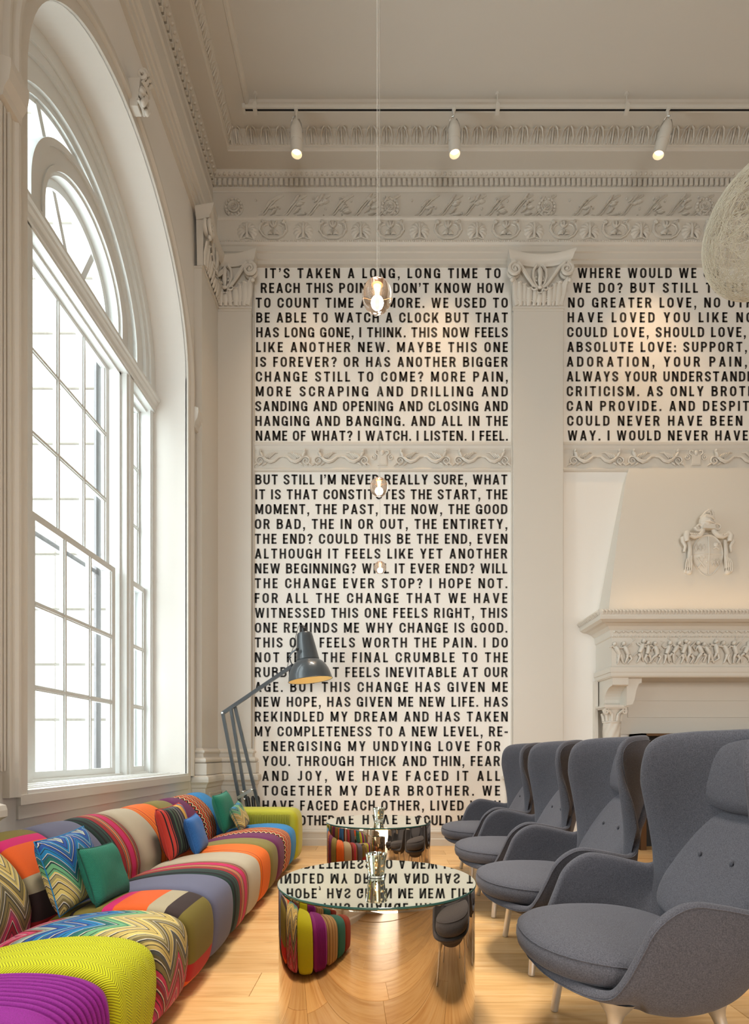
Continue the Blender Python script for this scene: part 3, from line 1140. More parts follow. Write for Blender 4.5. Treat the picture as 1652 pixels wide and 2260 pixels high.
# ------------------------------------------------------------------ lettering painted on the wall
WS, HS = .195, .160
def pen(path, close=False):
    """elliptical pen: quads along centre line"""
    q = []
    n = len(path)
    offs = []
    for i, (x_, y_) in enumerate(path):
        if close:
            a, b = path[(i - 1) % n], path[(i + 1) % n]
        else:
            a, b = path[max(i - 1, 0)], path[min(i + 1, n - 1)]
        dx, dy = b[0] - a[0], b[1] - a[1]
        L = math.hypot(dx, dy) or 1
        offs.append((-dy / L * WS / 2, dx / L * HS / 2))
    for i in range(n if close else n - 1):
        j = (i + 1) % n
        (x0, y0), (x1, y1) = path[i], path[j]
        (a0, b0), (a1, b1) = offs[i], offs[j]
        q.append([(x0 - a0, y0 - b0), (x1 - a1, y1 - b1), (x1 + a1, y1 + b1), (x0 + a0, y0 + b0)])
    return q


def rect(x0, x1, y0, y1): return [[(x0, y0), (x1, y0), (x1, y1), (x0, y1)]]
def diag(x0, y0, x1, y1, w=.20): return [[(x0 - w / 2, y0), (x0 + w / 2, y0), (x1 + w / 2, y1), (x1 - w / 2, y1)]]
def V_(x): return rect(x, x + WS, 0, 1)


hw, hh = WS / 2, HS / 2
def o_path(w, y0=0, y1=1):
    a, ry = w / 2 - hw, .25
    c = w / 2
    return arc(c, y1 - hh - ry, a, ry, 0, 180, 10) + arc(c, y0 + hh + ry, a, ry, 180, 360, 10)


def glyphs():
    G = {}
    w = .64
    c, a, ry = w / 2, w / 2 - hw, .25
    top, bot = 1 - hh - ry, hh + ry
    G['O'] = (w, pen(o_path(w), True))
    G['C'] = (.62, pen([(c + a, top - .07)] + arc(c, top, a, ry, 0, 180, 10) + arc(c, bot, a, ry, 180, 360, 10) + [(c + a, bot + .07)]))
    G['G'] = (w, pen([(c + a, top - .05)] + arc(c, top, a, ry, 0, 180, 10) + arc(c, bot, a, ry, 180, 345, 10)) + rect(w - WS, w, 0.0, .50) + rect(c + .01, w - .02, .50 - HS, .50))
    G['D'] = (w, V_(0) + pen([(.10, 1 - hh)] + arc(c - .02, top, a + .02, ry, 90, 0, 8) + arc(c - .02, bot, a + .02, ry, 0, -90, 8) + [(.10, hh)]))
    G['U'] = (w, pen([(hw, 1), (hw, bot)] + arc(c, bot, a, ry, 180, 360, 12)[1:] + [(w - hw, 1)]))
    G['J'] = (.50, pen([(.50 - hw, 1), (.50 - hw, .3)] + arc(.25, .29, .25 - hw, .21, 360, 200, 10)[1:]))
    G['B'] = (.63, V_(0) + pen([(.10, 1 - hh)] + arc(.33, .735, .175, .735 - 1 + .265 * 2 - .08 + .0 if False else .19, 90, -90, 10) + [(.10, .545)]) +
              pen([(.10, .53)] + arc(.34, .305, .198, .228, 90, -90, 10) + [(.10, hh)]))
    G['P'] = (.60, V_(0) + pen([(.10, 1 - hh)] + arc(.32, .70, .188, .224, 90, -90, 12) + [(.10, .476)]))
    G['R'] = (.64, V_(0) + pen([(.10, 1 - hh)] + arc(.32, .71, .195, .214, 90, -90, 12) + [(.10, .496)]) + diag(.535, 0, .365, .50, .205))
    G['S'] = (.60, pen([(.30 + .205, .70)] + arc(.30, .735, .205, .19, 10, 180, 9) + arc(.36, .735, .265, .20, 180, 240, 4)[1:] + arc(.24, .265, .265, .215, 62, 0, 4) + arc(.30, .265, .207, .19, 0, -170, 9) + [(.30 - .205, .305)]))
    G['?'] = (.52, pen(arc(.26, .74, .175, .185, 175, -10, 10) + arc(.30, .50, .14, .14, 40, 100, 3)[:0] + [(.40, .62), (.29, .50), (.26, .40), (.26, .29)]) + rect(.17, .355, 0, .17))
    G['E'] = (.50, V_(0) + rect(0, .50, 0, HS) + rect(0, .50, 1 - HS, 1) + rect(0, .45, .435, .435 + HS * .95))
    G['F'] = (.48, V_(0) + rect(0, .48, 1 - HS, 1) + rect(0, .44, .42, .42 + HS * .95))
    G['H'] = (.64, V_(0) + V_(.64 - WS) + rect(.1, .5, .43, .43 + HS))
    G['I'] = (WS, V_(0))
    G['K'] = (.68, V_(0) + diag(.20, .30, .56, 1, .215) + diag(.57, 0, .32, .55, .21))
    G['L'] = (.48, V_(0) + rect(0, .48, 0, HS))
    G['M'] = (.80, V_(0) + V_(.80 - WS) + diag(.40, .10, .10, 1, .19) + diag(.40, .10, .70, 1, .19) + rect(.32, .48, .08, .2))
    G['N'] = (.66, V_(0) + V_(.66 - WS) + diag(.55, 0, .11, 1, .215))
    G['T'] = (.61, rect(.305 - hw, .305 + hw, 0, 1) + rect(0, .61, 1 - HS, 1))
    G['V'] = (.68, diag(.34, 0, .10, 1, .195) + diag(.34, 0, .58, 1, .195))
    G['A'] = (.68, diag(.10, 0, .34, 1, .195) + diag(.58, 0, .34, 1, .195) + rect(.17, .51, .20, .20 + HS * .9))
    G['W'] = (.98, diag(.28, 0, .095, 1, .185) + diag(.28, 0, .49, 1, .175) + diag(.70, 0, .49, 1, .175) + diag(.70, 0, .885, 1, .185))
    G['X'] = (.66, diag(.10, 0, .56, 1, .2) + diag(.56, 0, .10, 1, .2))
    G['Y'] = (.66, diag(.33, .42, .10, 1, .2) + diag(.33, .42, .56, 1, .2) + rect(.33 - hw, .33 + hw, 0, .46))
    G['Z'] = (.58, rect(0, .58, 0, HS) + rect(0, .58, 1 - HS, 1) + diag(.11, .1, .47, .9, .2))
    G['.'] = (.185, rect(0, .185, 0, .18))
    G[':'] = (.185, rect(0, .185, 0, .18) + rect(0, .185, .46, .64))
    G[','] = (.20, rect(.01, .195, 0, .18) + [[(.10, 0.01), (.195, 0.01), (.10, -.21), (.005, -.21)]])
    G["'"] = (.19, rect(.005, .19, .82, 1.0) + [[(.10, .83), (.19, .83), (.10, .62), (.01, .62)]])
    G['-'] = (.33, rect(0, .33, .34, .34 + HS))
    return G


GL = glyphs()
SP = .22
CAP = .1138
def text_line(words, x0, x1, yc, parent, measured=None):
    """fits 'measured' (default all) between picture columns x0 and x1 on the wall; extra letters carry on with that spacing"""
    k = (YB - .003) / F
    meas = measured or words
    tot = sum(SP if ch == ' ' else GL[ch][0] for ch in meas) * CAP
    gap = ((x1 - x0) * k - tot) / (len(meas) - 1)
    m = MB()
    x = (x0 - CX) * k
    zb = EYE + (CY - yc) * k - CAP / 2
    for ch in words:
        if ch == ' ':
            x += SP * CAP + gap; continue
        wd, polys = GL[ch]
        for p in polys:
            m.add([(x + a * CAP, YB - .003, zb + b * CAP) for a, b in p], [tuple(range(len(p)))])
        x += wd * CAP + gap
    o = m.obj('lettering', M_INK, parent, recalc=False)
    return o


T1 = [("IT'S TAKEN A LONG, LONG TIME TO", 585, 1104), ("REACH THIS POINT, I DON'T KNOW HOW", 575, 1112), ("TO COUNT TIME ANYMORE. WE USED TO", 564, 1120), ("BE ABLE TO WATCH A CLOCK BUT THAT", 565, 1120),
      ("HAS LONG GONE, I THINK. THIS NOW FEELS", 565, 1120), ("LIKE ANOTHER NEW. MAYBE THIS ONE", 565, 1120), ("IS FOREVER? OR HAS ANOTHER BIGGER", 564, 1120), ("CHANGE STILL TO COME? MORE PAIN,", 564, 1120),
      ("MORE SCRAPING AND DRILLING AND", 564, 1120), ("SANDING AND OPENING AND CLOSING AND", 563, 1120), ("HANGING AND BANGING. AND ALL IN THE", 563, 1120), ("NAME OF WHAT? I WATCH. I LISTEN. I FEEL.", 564, 1120)]
T2 = [("BUT STILL I'M NEVER REALLY SURE, WHAT", 563, 1119), ("IT IS THAT CONSTITUTES THE START, THE", 563, 1119), ("MOMENT, THE PAST, THE NOW, THE GOOD", 563, 1119), ("OR BAD, THE IN OR OUT, THE ENTIRETY,", 562, 1119),
      ("THE END? COULD THIS BE THE END, EVEN", 562, 1119), ("ALTHOUGH IT FEELS LIKE YET ANOTHER", 562, 1119), ("NEW BEGINNING? WILL IT EVER END? WILL", 562, 1119), ("THE CHANGE EVER STOP? I HOPE NOT.", 562, 1119),
      ("FOR ALL THE CHANGE THAT WE HAVE", 562, 1119), ("WITNESSED THIS ONE FEELS RIGHT, THIS", 562, 1119), ("ONE REMINDS ME WHY CHANGE IS GOOD.", 562, 1119), ("THIS ONE FEELS WORTH THE PAIN. I DO", 562, 1120),
      ("NOT FEEL THE FINAL CRUMBLE TO THE", 562, 1120), ("RUBBLE THAT FEELS INEVITABLE AT OUR", 562, 1120), ("AGE. BUT THIS CHANGE HAS GIVEN ME", 562, 1120), ("NEW HOPE, HAS GIVEN ME NEW LIFE. HAS", 562, 1120),
      ("REKINDLED MY DREAM AND HAS TAKEN", 562, 1120), ("MY COMPLETENESS TO A NEW LEVEL, RE-", 561, 1120), ("ENERGISING MY UNDYING LOVE FOR", 581, 1104), ("YOU. THROUGH THICK AND THIN, FEAR", 579, 1103),
      ("AND JOY, WE HAVE FACED IT ALL", 578, 1103), ("TOGETHER MY DEAR BROTHER. WE", 579, 1103), ("HAVE FACED EACH OTHER, LIVED WITH", 579, 1104)]
for i, (t_, a, b) in enumerate(T1):
    text_line(t_, a, b, 602.9 + 32.6 * i, wall_back)
for i, (t_, a, b) in enumerate(T2):
    text_line(t_, a, b, 1058.3 + 32.7 * i, wall_back)
text_line("OTHER", 660, 738, 1810.6, wall_back)
text_line("COULD W", 917, 1030, 1810.6, wall_back)
T3 = [("WHERE WOULD WE GO", "WHERE WOULD WE", 1274, 1536), ("WE DO? BUT STILL THERE", "WE DO? BUT STILL", 1264, 1539.5), ("NO GREATER LOVE, NO OTHER", "NO GREATER LOVE, NO", 1253, 1588.5), ("HAVE LOVED YOU LIKE NO", "HAVE LOVED YOU LIKE", 1252, 1604.5),
      ("COULD LOVE, SHOULD LOVE,", None, 1251, 1645), ("ABSOLUTE LOVE: SUPPORT,", None, 1251, 1647.5), ("ADORATION, YOUR PAIN,", None, 1250, 1647.5), ("ALWAYS YOUR UNDERSTANDING", "ALWAYS YOUR UNDERSTAND", 1250, 1644),
      ("CRITICISM. AS ONLY BROTHERS", "CRITICISM. AS ONLY BROT", 1250, 1644), ("CAN PROVIDE. AND DESPITE", "CAN PROVIDE. AND DESPIT", 1250, 1652), ("COULD NEVER HAVE BEEN", None, 1251, 1637.5), ("WAY. I WOULD NEVER HAVE", None, 1252, 1649.5)]
for i, (t_, m_, a, b) in enumerate(T3):
    text_line(t_, a, b, 602.4 + 32.6 * i, wall_back, m_)

# ------------------------------------------------------------------ chimneypiece in the right bay
XC = 3.58
fp = empty('chimneypiece', (XC, YB, 0))
tag(fp, 'white carved stone chimneypiece with tapering hood behind the grey armchairs', 'fireplace')
M_STONE = plaster('painted_stone', (.73, .69, .62), .5, .0008, 18)
XB = XC
h = MB()    # hood, tapering upwards with a slight flare at its foot
lev = [(1.165, .33, 2.525), (1.150, .305, 2.58), (1.135, .285, 2.66), (1.10, .25, 2.85), (.99, .165, 3.45), (.86, .07, 4.10), (.80, .022, 4.275)]
rings = [[(-w, 0, z), (-w, -d, z), (w, -d, z), (w, 0, z)] for w, d, z in lev]
h.sweep(rings)
h.obj('hood', M_STONE, fp, True, 30)
# mantel shelf with sloping sides
def tier(prof_, name, smooth=False, mat=None):
    """prof_ list of (half width, depth, z)"""
    b = MB()
    rings = [[(-w, 0, z), (-w, -d, z), (w, -d, z), (w, 0, z)] for w, d, z in prof_]
    b.sweep(rings)
    b.add(rings[0], [(0, 1, 2, 3)]); b.add(rings[-1], [(3, 2, 1, 0)])
    return b.obj(name, mat or M_STONE, fp, smooth, 30)


tier([(1.15, .36, 2.545), (1.36, .575, 2.53), (1.362, .58, 2.50), (1.35, .575, 2.475), (1.35, .575, 2.455), (1.345, .57, 2.43), (1.31, .53, 2.41), (1.27, .49, 2.405), (1.22, .45, 2.385), (1.185, .425, 2.35)], 'mantel_shelf')
gd = MB()
x = -1.33
while x < 1.34:
    gd.tube([(x, -.565, 2.528), (x + .006, -.587, 2.505), (x + .012, -.572, 2.478)], [.010, .015, .010], 6, flat=1); x += .036
for q in (-1, 1):
    y = -.54
    while y < 0:
        gd.tube([(q * 1.35, y, 2.528), (q * 1.37, y, 2.505), (q * 1.355, y, 2.478)], [.010, .015, .010], 6); y += .036
tag(gd.obj('gadroon_moulding', M_STONE, fp, True, 60), kind='stuff')
tier([(1.185, .42, 2.36), (1.177, .42, 2.28), (1.165, .415, 2.27), (1.165, .415, 1.98), (1.175, .42, 1.965), (1.19, .435, 1.955), (1.19, .435, 1.905), (1.18, .43, 1.90), (1.18, .43, 1.865), (1.165, .42, 1.85)], 'frieze_block')
bm_ = MB()
for i in range(60):
    bm_.ball((-1.155 + i * .0392, -.425, 2.282), .010, 6, 4)
for i in range(24):
    x = -1.14 + i * .099
    bm_.ball((x, -.425, 2.33), .014, 6, 4)
    bm_.tube([(x + .02, -.424, 2.338), (x + .05, -.43, 2.322), (x + .08, -.424, 2.338)], [.004, .009, .004], 5, axis=AX)
tag(bm_.obj('bead_moulding', M_STONE, fp, True, 80), kind='stuff')


# frolicking child figures in relief
def putto(seed):
    r = random.Random(seed)
    s = MB()
    lean = r.uniform(-.06, .06)
    hip = (0, -.010, -.02)
    chest = (lean, -.014, .05)
    s.tube([hip, ((hip[0] + chest[0]) / 2, -.016, .015), chest, (chest[0] + lean * .3, -.012, .075)], [.026, .027, .028, .012], 8, flat=.8, axis=AX)
    s.ball((chest[0] + lean * .5, -.018, .103), (.025, .022, .027), 9, 7)
    for q in (-1, 1):
        k = (q * .03 + r.uniform(-.03, .03), -.014, -.065 + r.uniform(-.01, .02))
        f = (k[0] + r.uniform(-.05, .05), -.006, -.125)
        s.tube([(q * .012, -.012, -.03), k, f, (f[0] + q * .015, -.006, f[2] - .004)], [.021, .016, .010, .009], 7, flat=.8, axis=AX)
        e = (chest[0] + q * .05, -.012, .04 + r.uniform(-.03, .05))
        w_ = (e[0] + q * .03 + r.uniform(-.02, .03), -.008, e[2] + r.uniform(-.05, .06))
        s.tube([(chest[0] + q * .022, -.012, .06), e, w_], [.014, .011, .008], 7, flat=.8, axis=AX)
    return s.mesh('figure_relief', M_STONE, True, 60)


pm = [putto(k) for k in range(5)]
rr = random.Random(4)
for k in range(24):
    x = -1.08 + k * .094
    o = link_mesh('figure_relief', pm[k % 5], fp, (x + rr.uniform(-.015, .015), -.417, 2.12 + rr.uniform(-.012, .012)), (0, rr.uniform(-.35, .35), 0), (rr.choice((-1, 1)) * .82, 1.4, .9))
ls = MB()
for k in range(40):
    x = -1.12 + rr.uniform(0, 2.24); z = rr.uniform(2.0, 2.25)
    ls.tube([(x, -.416, z), (x + rr.uniform(-.03, .03), -.424, z + .02), (x + rr.uniform(-.05, .05), -.416, z + .04)], [.004, .009, .003], 5, axis=AX)
for k in range(9):
    x = -1.0 + k * .25
    ls.tube([(x, -.416, 1.99), (x + .04, -.424, 2.05), (x + .09, -.424, 2.10), (x + .16, -.416, 2.16)], [.006, .008, .007, .003], 5, axis=AX)
tag(ls.obj('leaf_relief', M_STONE, fp, True, 60), kind='stuff')
for q in (-1, 1):
    # curved bracket
    b = MB()
    P = [(0, 1.855), (.40, 1.855), (.40, 1.775), (.385, 1.765)] + [(.385 - .19 * math.sin(t), 1.60 + .165 * math.cos(t)) for t in np.linspace(.1, PI / 2, 8)] + [(.17, 1.565), (.17, 1.555), (0, 1.555)]
    x0, x1 = q * 1.15, q * .98
    P2 = [(-a, z) for a, z in P]
    b.prism(P2, lambda a, z: (x0, a, z), lambda a, z: (x1, a, z))
    b.obj('bracket', M_STONE, fp)
    # scroll shoulder towards the opening
    b = MB()
    b.prism([(0, 1.855), (.16, 1.855), (.16, 1.80), (.13, 1.79), (.10, 1.72), (.085, 1.62), (.06, 1.57), (0, 1.555)], lambda a, z: (q * (.98 - a), -.36, z), lambda a, z: (q * (.98 - a), -.10, z))
    b.obj('scroll_shoulder', M_STONE, fp)
    # capital
    c = MB()
    c.box(q * 1.19, q * .93, -.30, -.04, 1.545, 1.57)
    c.box(q * 1.175, q * .945, -.285, -.055, 1.53, 1.545)
    c.lathe([(.085, 1.40), (.082, 1.44), (.09, 1.50), (.105, 1.535)], 20, (q * 1.06, -.17, 0))
    for sx in (-1, 1):
        c.tube(spiral(q * 1.06 + sx * .10, 1.50, .028, 1.5, PI / 2, -sx, 22, -.265), .010, 6, axis=AX)
        c.tube([(q * 1.06 + sx * .02, -.25, 1.44), (q * 1.06 + sx * .05, -.265, 1.49), (q * 1.06 + sx * .09, -.27, 1.525)], [.012, .014, .012], 6)
    for k in range(10):
        a = 2 * PI * k / 10
        ca, sa = math.cos(a), math.sin(a)
        c.tube([(q * 1.06 + .085 * ca, -.17 + .085 * sa, 1.40), (q * 1.06 + .092 * ca, -.17 + .092 * sa, 1.45), (q * 1.06 + .108 * ca, -.17 + .108 * sa, 1.485)], [.02, .018, .010], 6)
    c.lathe([(.088, 1.375), (.098, 1.382), (.098, 1.395), (.088, 1.402)], 20, (q * 1.06, -.17, 0))
    c.obj('capital', M_STONE, fp, True, 50)
    # spirally fluted column
    c = MB()
    rings = []
    NZ, NT_ = 60, 48
    for i in range(NZ + 1):
        z = 1.385 * i / NZ
        ring = []
        for k in range(NT_):
            a = 2 * PI * k / NT_
            rr_ = .082 + .011 * abs(math.sin(3.5 * (a - z * 6.0))) + .003 * math.sin(14 * (a + z * 9))
            ring.append((q * 1.06 + rr_ * math.cos(a), -.17 + rr_ * math.sin(a), z))
        rings.append(ring)
    c.sweep(rings, close_ring=True)
    c.obj('twisted_column', M_STONE, fp, True, 70)
    pb = MB().box(q * 1.185, q * .935, -.295, -.045, 0, .25).box(q * 1.165, q * .955, -.275, -.065, .25, .30)
    pb.obj('column_plinth', M_STONE, fp)
    # wall side strip
    MB().box(q * 1.20, q * 1.165, -.06, 0, 0, 1.86).obj('side_strip', M_STONE, fp)
# plain lintel panel between columns, with a sunk frame
lp = MB()
lp.box(-.98, .98, -.03, 0, 1.262, 1.86)
lp.obj('lintel_panel', M_STONE, fp)
lp = MB()
for a0, a1, b0, b1 in ((-.82, .82, 1.64, 1.652), (-.82, .82, 1.452, 1.464), (-.82, -.808, 1.464, 1.64), (.808, .82, 1.464, 1.64)):
    lp.box(a0, a1, -.04, -.03, b0, b1)
lp.obj('panel_moulding', M_STONE, fp)
fb = MB()
fb.box(-.80, -.74, -.30, -.03, 0, 1.262).box(.74, .80, -.30, -.03, 0, 1.262).box(-.80, .80, -.30, -.03, 1.235, 1.262)
fb.obj('bronze_surround', simple('dark_bronze', (.16, .10, .06), .3, 1.0), fp)
MB().box(-.74, .74, -.05, -.031, 0, 1.235).obj('firebox', simple('recess_shade_black', (.02, .018, .016), .8), fp)  # flat black sheet stands in for the dark recess, shade in its colour

# coat of arms
ca = empty('coat_of_arms', (3.545 - XC, 5.83 - YB, 3.22), parent=fp)
s = MB()
outl = []
for k in range(40):
    a = 2 * PI * k / 40
    x_, z_ = .172 * math.cos(a), .225 * math.sin(a)
    if z_ < 0:
        z_ *= 1.12; x_ *= (1 - .28 * (z_ / -.25) ** 2)
    outl.append((x_, z_))
lv = [(1.0, 0, .10), (1.0, -.03, 0), (.96, -.045, 0), (.92, -.042, 0), (.90, -.032, 0), (.6, -.05, 0), (.3, -.058, 0)]
rings = [[(a * k, y_ , b * k) for a, b in outl] for k, y_, _ in lv]
rings[0] = [(a, .06, b) for a, b in outl]
s.sweep(rings, close_ring=True)
s.add(rings[-1], [tuple(range(40))])
s.tube([(0, -.055, .19), (0, -.064, 0), (0, -.05, -.22)], .006, 5)
s.tube([(-.155, -.038, 0), (0, -.064, 0), (.155, -.038, 0)], .006, 5)
for bx, bz in ((-.13, .07), (-.09, .07), (-.05, .07), (.04, -.09), (.075, -.09), (.11, -.09)):
    s.tube([(bx, -.056, bz - .04), (bx + .016, -.056, bz), (bx, -.056, bz + .04), (bx - .016, -.056, bz)], .005, 4, close=True)
s.tube([(-.12, -.05, -.04), (-.04, -.056, -.15)], .007, 5)
s.tube([(-.04, -.056, -.03), (-.11, -.048, -.15)], .007, 5)
for bx, bz in ((-.095, -.035), (-.05, -.04), (-.02, -.09)): s.ball((bx, -.058, bz), .012, 6, 4)
s.ball((.08, -.055, .10), (.028, .014, .03), 8, 5); s.tube([(.05, -.052, .06), (.08, -.056, .07), (.115, -.048, .05)], .011, 5); s.tube([(.07, -.05, .07), (.055, -.05, .04)], .008, 5); s.tube([(.1, -.05, .07), (.125, -.045, .11)], .008, 5)
s.obj('shield', M_STONE, ca, True, 50)
s = MB()
s.ball((-.02, -.04, .355), (.075, .06, .085), 14, 10)
s.tube([(-.05, -.085, .40), (0.0, -.105, .385), (.045, -.08, .37)], [.012, .014, .012], 6)
s.tube([(-.08, -.06, .345), (-.02, -.108, .335), (.05, -.075, .33)], [.012, .014, .012], 6)
s.prism([(-.075, .27), (.055, .265), (.05, .315), (-.065, .32)], lambda a, b: (a, .0, b), lambda a, b: (a, -.085, b))
s.tube([(-.08, -.03, .40), (-.03, -.05, .455), (.03, -.04, .49), (.06, -.03, .46), (.07, -.02, .40)], [.01, .016, .014, .016, .01], 6)
s.tube([(.0, -.05, .44), (.01, -.03, .50)], [.02, .006], 6)
s.obj('helmet', M_STONE, ca, True, 50)
for q in (-1, 1):
    s = MB()
    s.tube([(q * .05, -.03, .30), (q * .065, -.05, .24), (q * .10, -.055, .20), (q * .15, -.05, .185), (q * .20, -.045, .21)], [.022, .026, .026, .024, .026], 8)
    s.tube(spiral(q * .10, .295, .045, 1.3, PI, -q, 22, -.045), [.018 - .008 * i / 22 for i in range(23)], 7, axis=AX)
    for k in range(6):
        s.tube([(q * (.09 + .02 * k), -.07, .19 + .004 * k), (q * (.10 + .02 * k), -.075, .205), (q * (.105 + .02 * k), -.06, .225)], .006, 5)
    s.tube([(q * .225, -.03, .235), (q * .24, -.05, .20), (q * .235, -.045, .14)], [.034, .032, .024], 8)
    s.tube([(q * .27, -.03, .19), (q * .275, -.04, .14), (q * .245, -.04, .09), (q * .255, -.03, .03)], [.022, .020, .016, .014], 7)
    s.obj('scroll', M_STONE, ca, True, 50)
    s = MB()
    s.tube([(q * .20, -.02, .16), (q * .195, -.04, .05), (q * .20, -.04, -.06), (q * .215, -.04, -.15)], [.020, .024, .028, .034], 8, flat=.7, axis=AX)
    for k in range(4):
        s.tube([(q * (.185 + .016 * k), -.055, -.02 - .01 * k), (q * (.19 + .02 * k), -.062, -.10), (q * (.19 + .022 * k), -.055, -.19)], .007, 5)
    s.ball((q * .21, -.045, -.20), (.034, .03, .026), 9, 6)
    s.ball((q * .245, -.04, -.185), (.022, .022, .024), 8, 6)
    s.obj('drapery', M_STONE, ca, True, 50)

# picture light strip lying on the mantel shelf washing the hood
lamp('mantel_wash_light', 'AREA', (3.58, 5.52, 2.62), (R(155), 0, 0), 1.3, (1, .62, .30), shape='RECTANGLE', size=2.2, size_y=.05)

# ------------------------------------------------------------------ sofa
def uv_mesh(name, V, F_, UV, mat, smooth=True, angle=180):
    me = bpy.data.meshes.new(name)
    me.from_pydata([tuple(v) for v in V], [], F_)
    uvl = me.uv_layers.new(name='UVMap')
    li = np.zeros(len(me.loops), dtype=np.int32)
    me.loops.foreach_get('vertex_index', li)
    uvl.data.foreach_set('uv', np.array(UV, dtype=np.float32)[li].ravel())
    me.materials.append(mat)
    if smooth:
        me.shade_smooth()
        if angle < 180: me.set_sharp_from_angle(angle=R(angle))
    return me


SOFA_PROF = [(-.875, .035), (-.835, .07), (-.815, .16), (-.812, .26), (-.83, .335), (-.885, .375), (-.97, .392), (-1.10, .394), (-1.25, .378), (-1.38, .350), (-1.435, .328), (-1.462, .288),
             (-1.468, .33), (-1.466, .40), (-1.488, .49), (-1.535, .57), (-1.60, .635), (-1.67, .675), (-1.745, .68), (-1.81, .65), (-1.85, .57), (-1.865, .45), (-1.865, .10), (-1.85, .035)]
ARM_PROF = [(-.86, .035), (-.815, .07), (-.80, .16), (-.80, .36), (-.81, .45), (-.85, .50), (-.93, .515), (-1.2, .517), (-1.5, .517), (-1.75, .515), (-1.83, .49), (-1.86, .42), (-1.865, .10), (-1.85, .035)]


def section(name, y0, y1, mat, prof_=SOFA_PROF, nu=22, ribs=0, rib_h=.0, rr=.045, label=None, nsub=6, crown=.008):
    P = np.array(catmull(prof_, nsub))
    d = np.gradient(P, axis=0)
    L = np.linalg.norm(d, axis=1); d /= L[:, None]
    nrm = np.stack([d[:, 1], -d[:, 0]], 1)      # outward
    if nrm[len(nrm) // 4 if prof_ is SOFA_PROF else 6].dot(P[len(nrm) // 4 if prof_ is SOFA_PROF else 6] - P.mean(0)) < 0: nrm = -nrm
    s_len = np.concatenate([[0], np.cumsum(np.linalg.norm(np.diff(P, axis=0), axis=1))])
    w = y1 - y0
    if ribs: nu = ribs * 6
    us = []
    # denser samples at the rounded edges
    base = [0, .004, .012, .024, .04] if w > .1 else [0, .01]
    inner = list(np.linspace(.06, w - .06, max(2, int(nu * (w - .12) / w)))) if not ribs else list(np.linspace(.05, w - .05, nu))
    us = base + inner + [w - b for b in base[::-1]]
    V, UV, F_ = [], [], []
    m = len(P)
    for u in us:
        e = min(u, w - u)
        q = min(1, e / rr)
        inset = rr * (1 - math.sqrt(max(0, 1 - (1 - q) ** 2)))
        bulge = crown * math.sin(PI * u / w)
        rb = rib_h * (abs(math.sin(PI * ribs * u / w)) - .6) if ribs else 0
        for i in range(m):
            o = -inset + bulge + rb * min(1, q * 1.2)
            V.append((P[i, 0] + nrm[i, 0] * o, y0 + .0015 + u * (w - .003) / w, max(.03, P[i, 1] + nrm[i, 1] * o)))
            UV.append((u, s_len[i]))
    for a in range(len(us) - 1):
        for i in range(m - 1):
            F_.append((a * m + i, (a + 1) * m + i, (a + 1) * m + i + 1, a * m + i + 1))
        F_.append((a * m + m - 1, (a + 1) * m + m - 1, (a + 1) * m, a * m))
    F_.append(tuple(range(m)))
    F_.append(tuple(len(V) - 1 - i for i in range(m)))
    me = uv_mesh('sofa_section', V, F_, UV, mat, True, 60)
    import bmesh
    bm = bmesh.new(); bm.from_mesh(me)
    bmesh.ops.recalc_face_normals(bm, faces=bm.faces)
    bm.to_mesh(me); bm.free()
    o = link_mesh(name, me, sofa)
    if label: o['label'] = label
    return o


sofa = empty('sectional_sofa', (0, 0, 0))
tag(sofa, 'long low patchwork sofa of differently patterned sections beneath the arched window', 'sofa')

c8 = srgb
m_purple = fabric('purple_velvet', c8(142, 8, 138), .75, 300, .0012, .02, .2)
m_lime = m_herringbone('lime_herringbone', c8(208, 210, 10), c8(104, 100, 4), .03, .0095, .0022)
m_mis = m_missoni('chevron_print', .155, .13, .90, .115, shift=-.05)
_ov, _or2, _bg2, _dk, _mg2, _rd2 = c8(118, 104, 34), c8(228, 92, 16), c8(178, 165, 136), c8(50, 32, 30), c8(204, 20, 104), c8(176, 22, 26)
m_cross = m_stripes('olive_orange_bands', [(v / 2, c) for v, c in [(0, _or2), (.05, _rd2), (.13, _ov), (.36, _dk), (.43, _bg2), (.51, _or2), (.66, _mg2), (.71, _ov), (.83, _dk), (.845, c8(140, 124, 30)), (.93, _or2), (1.0, _rd2), (1.04, _dk), (1.17, _bg2), (1.25, _or2), (1.40, _mg2), (1.45, _ov)]], 1, 2.0)
m_slate = fabric('slate_blue_wool', c8(100, 101, 124), .92)
_dg, _rd, _mg, _be, _mr, _bk, _og = c8(26, 52, 46), c8(150, 20, 26), c8(196, 14, 92), c8(186, 160, 122), c8(90, 12, 22), c8(14, 12, 13), c8(216, 92, 30)
m_red = m_stripes('crimson_stripes', [(0, _dg), (.06, _bk), (.09, _dg), (.15, _bk), (.18, c8(40, 70, 60)), (.22, _bk), (.25, _rd), (.34, _mr), (.36, _be), (.375, _bk), (.39, _og), (.42, _be), (.44, _mr), (.46, _be), (.475, _rd), (.53, _mg), (.68, _rd), (.72, _og), (.735, _bk), (.75, _be), (.765, _mr), (.80, _be), (.81, _bk), (.83, _rd), (.93, _mr)], 0, .345)
m_beige = fabric('beige_wool', c8(176, 163, 140), .95, 420, .0008, .1, .08)
m_orange = m_stripes('orange_corduroy', [(0, c8(236, 104, 8)), (.42, c8(244, 138, 10)), (.5, c8(190, 62, 14)), (.58, c8(236, 120, 18)), (.84, c8(150, 40, 14))], 0, .034, rough=.7)
m_olive = fabric('olive_wool', c8(128, 116, 62), .95)
m_plum = fabric('plum_wool', c8(104, 40, 84), .95)
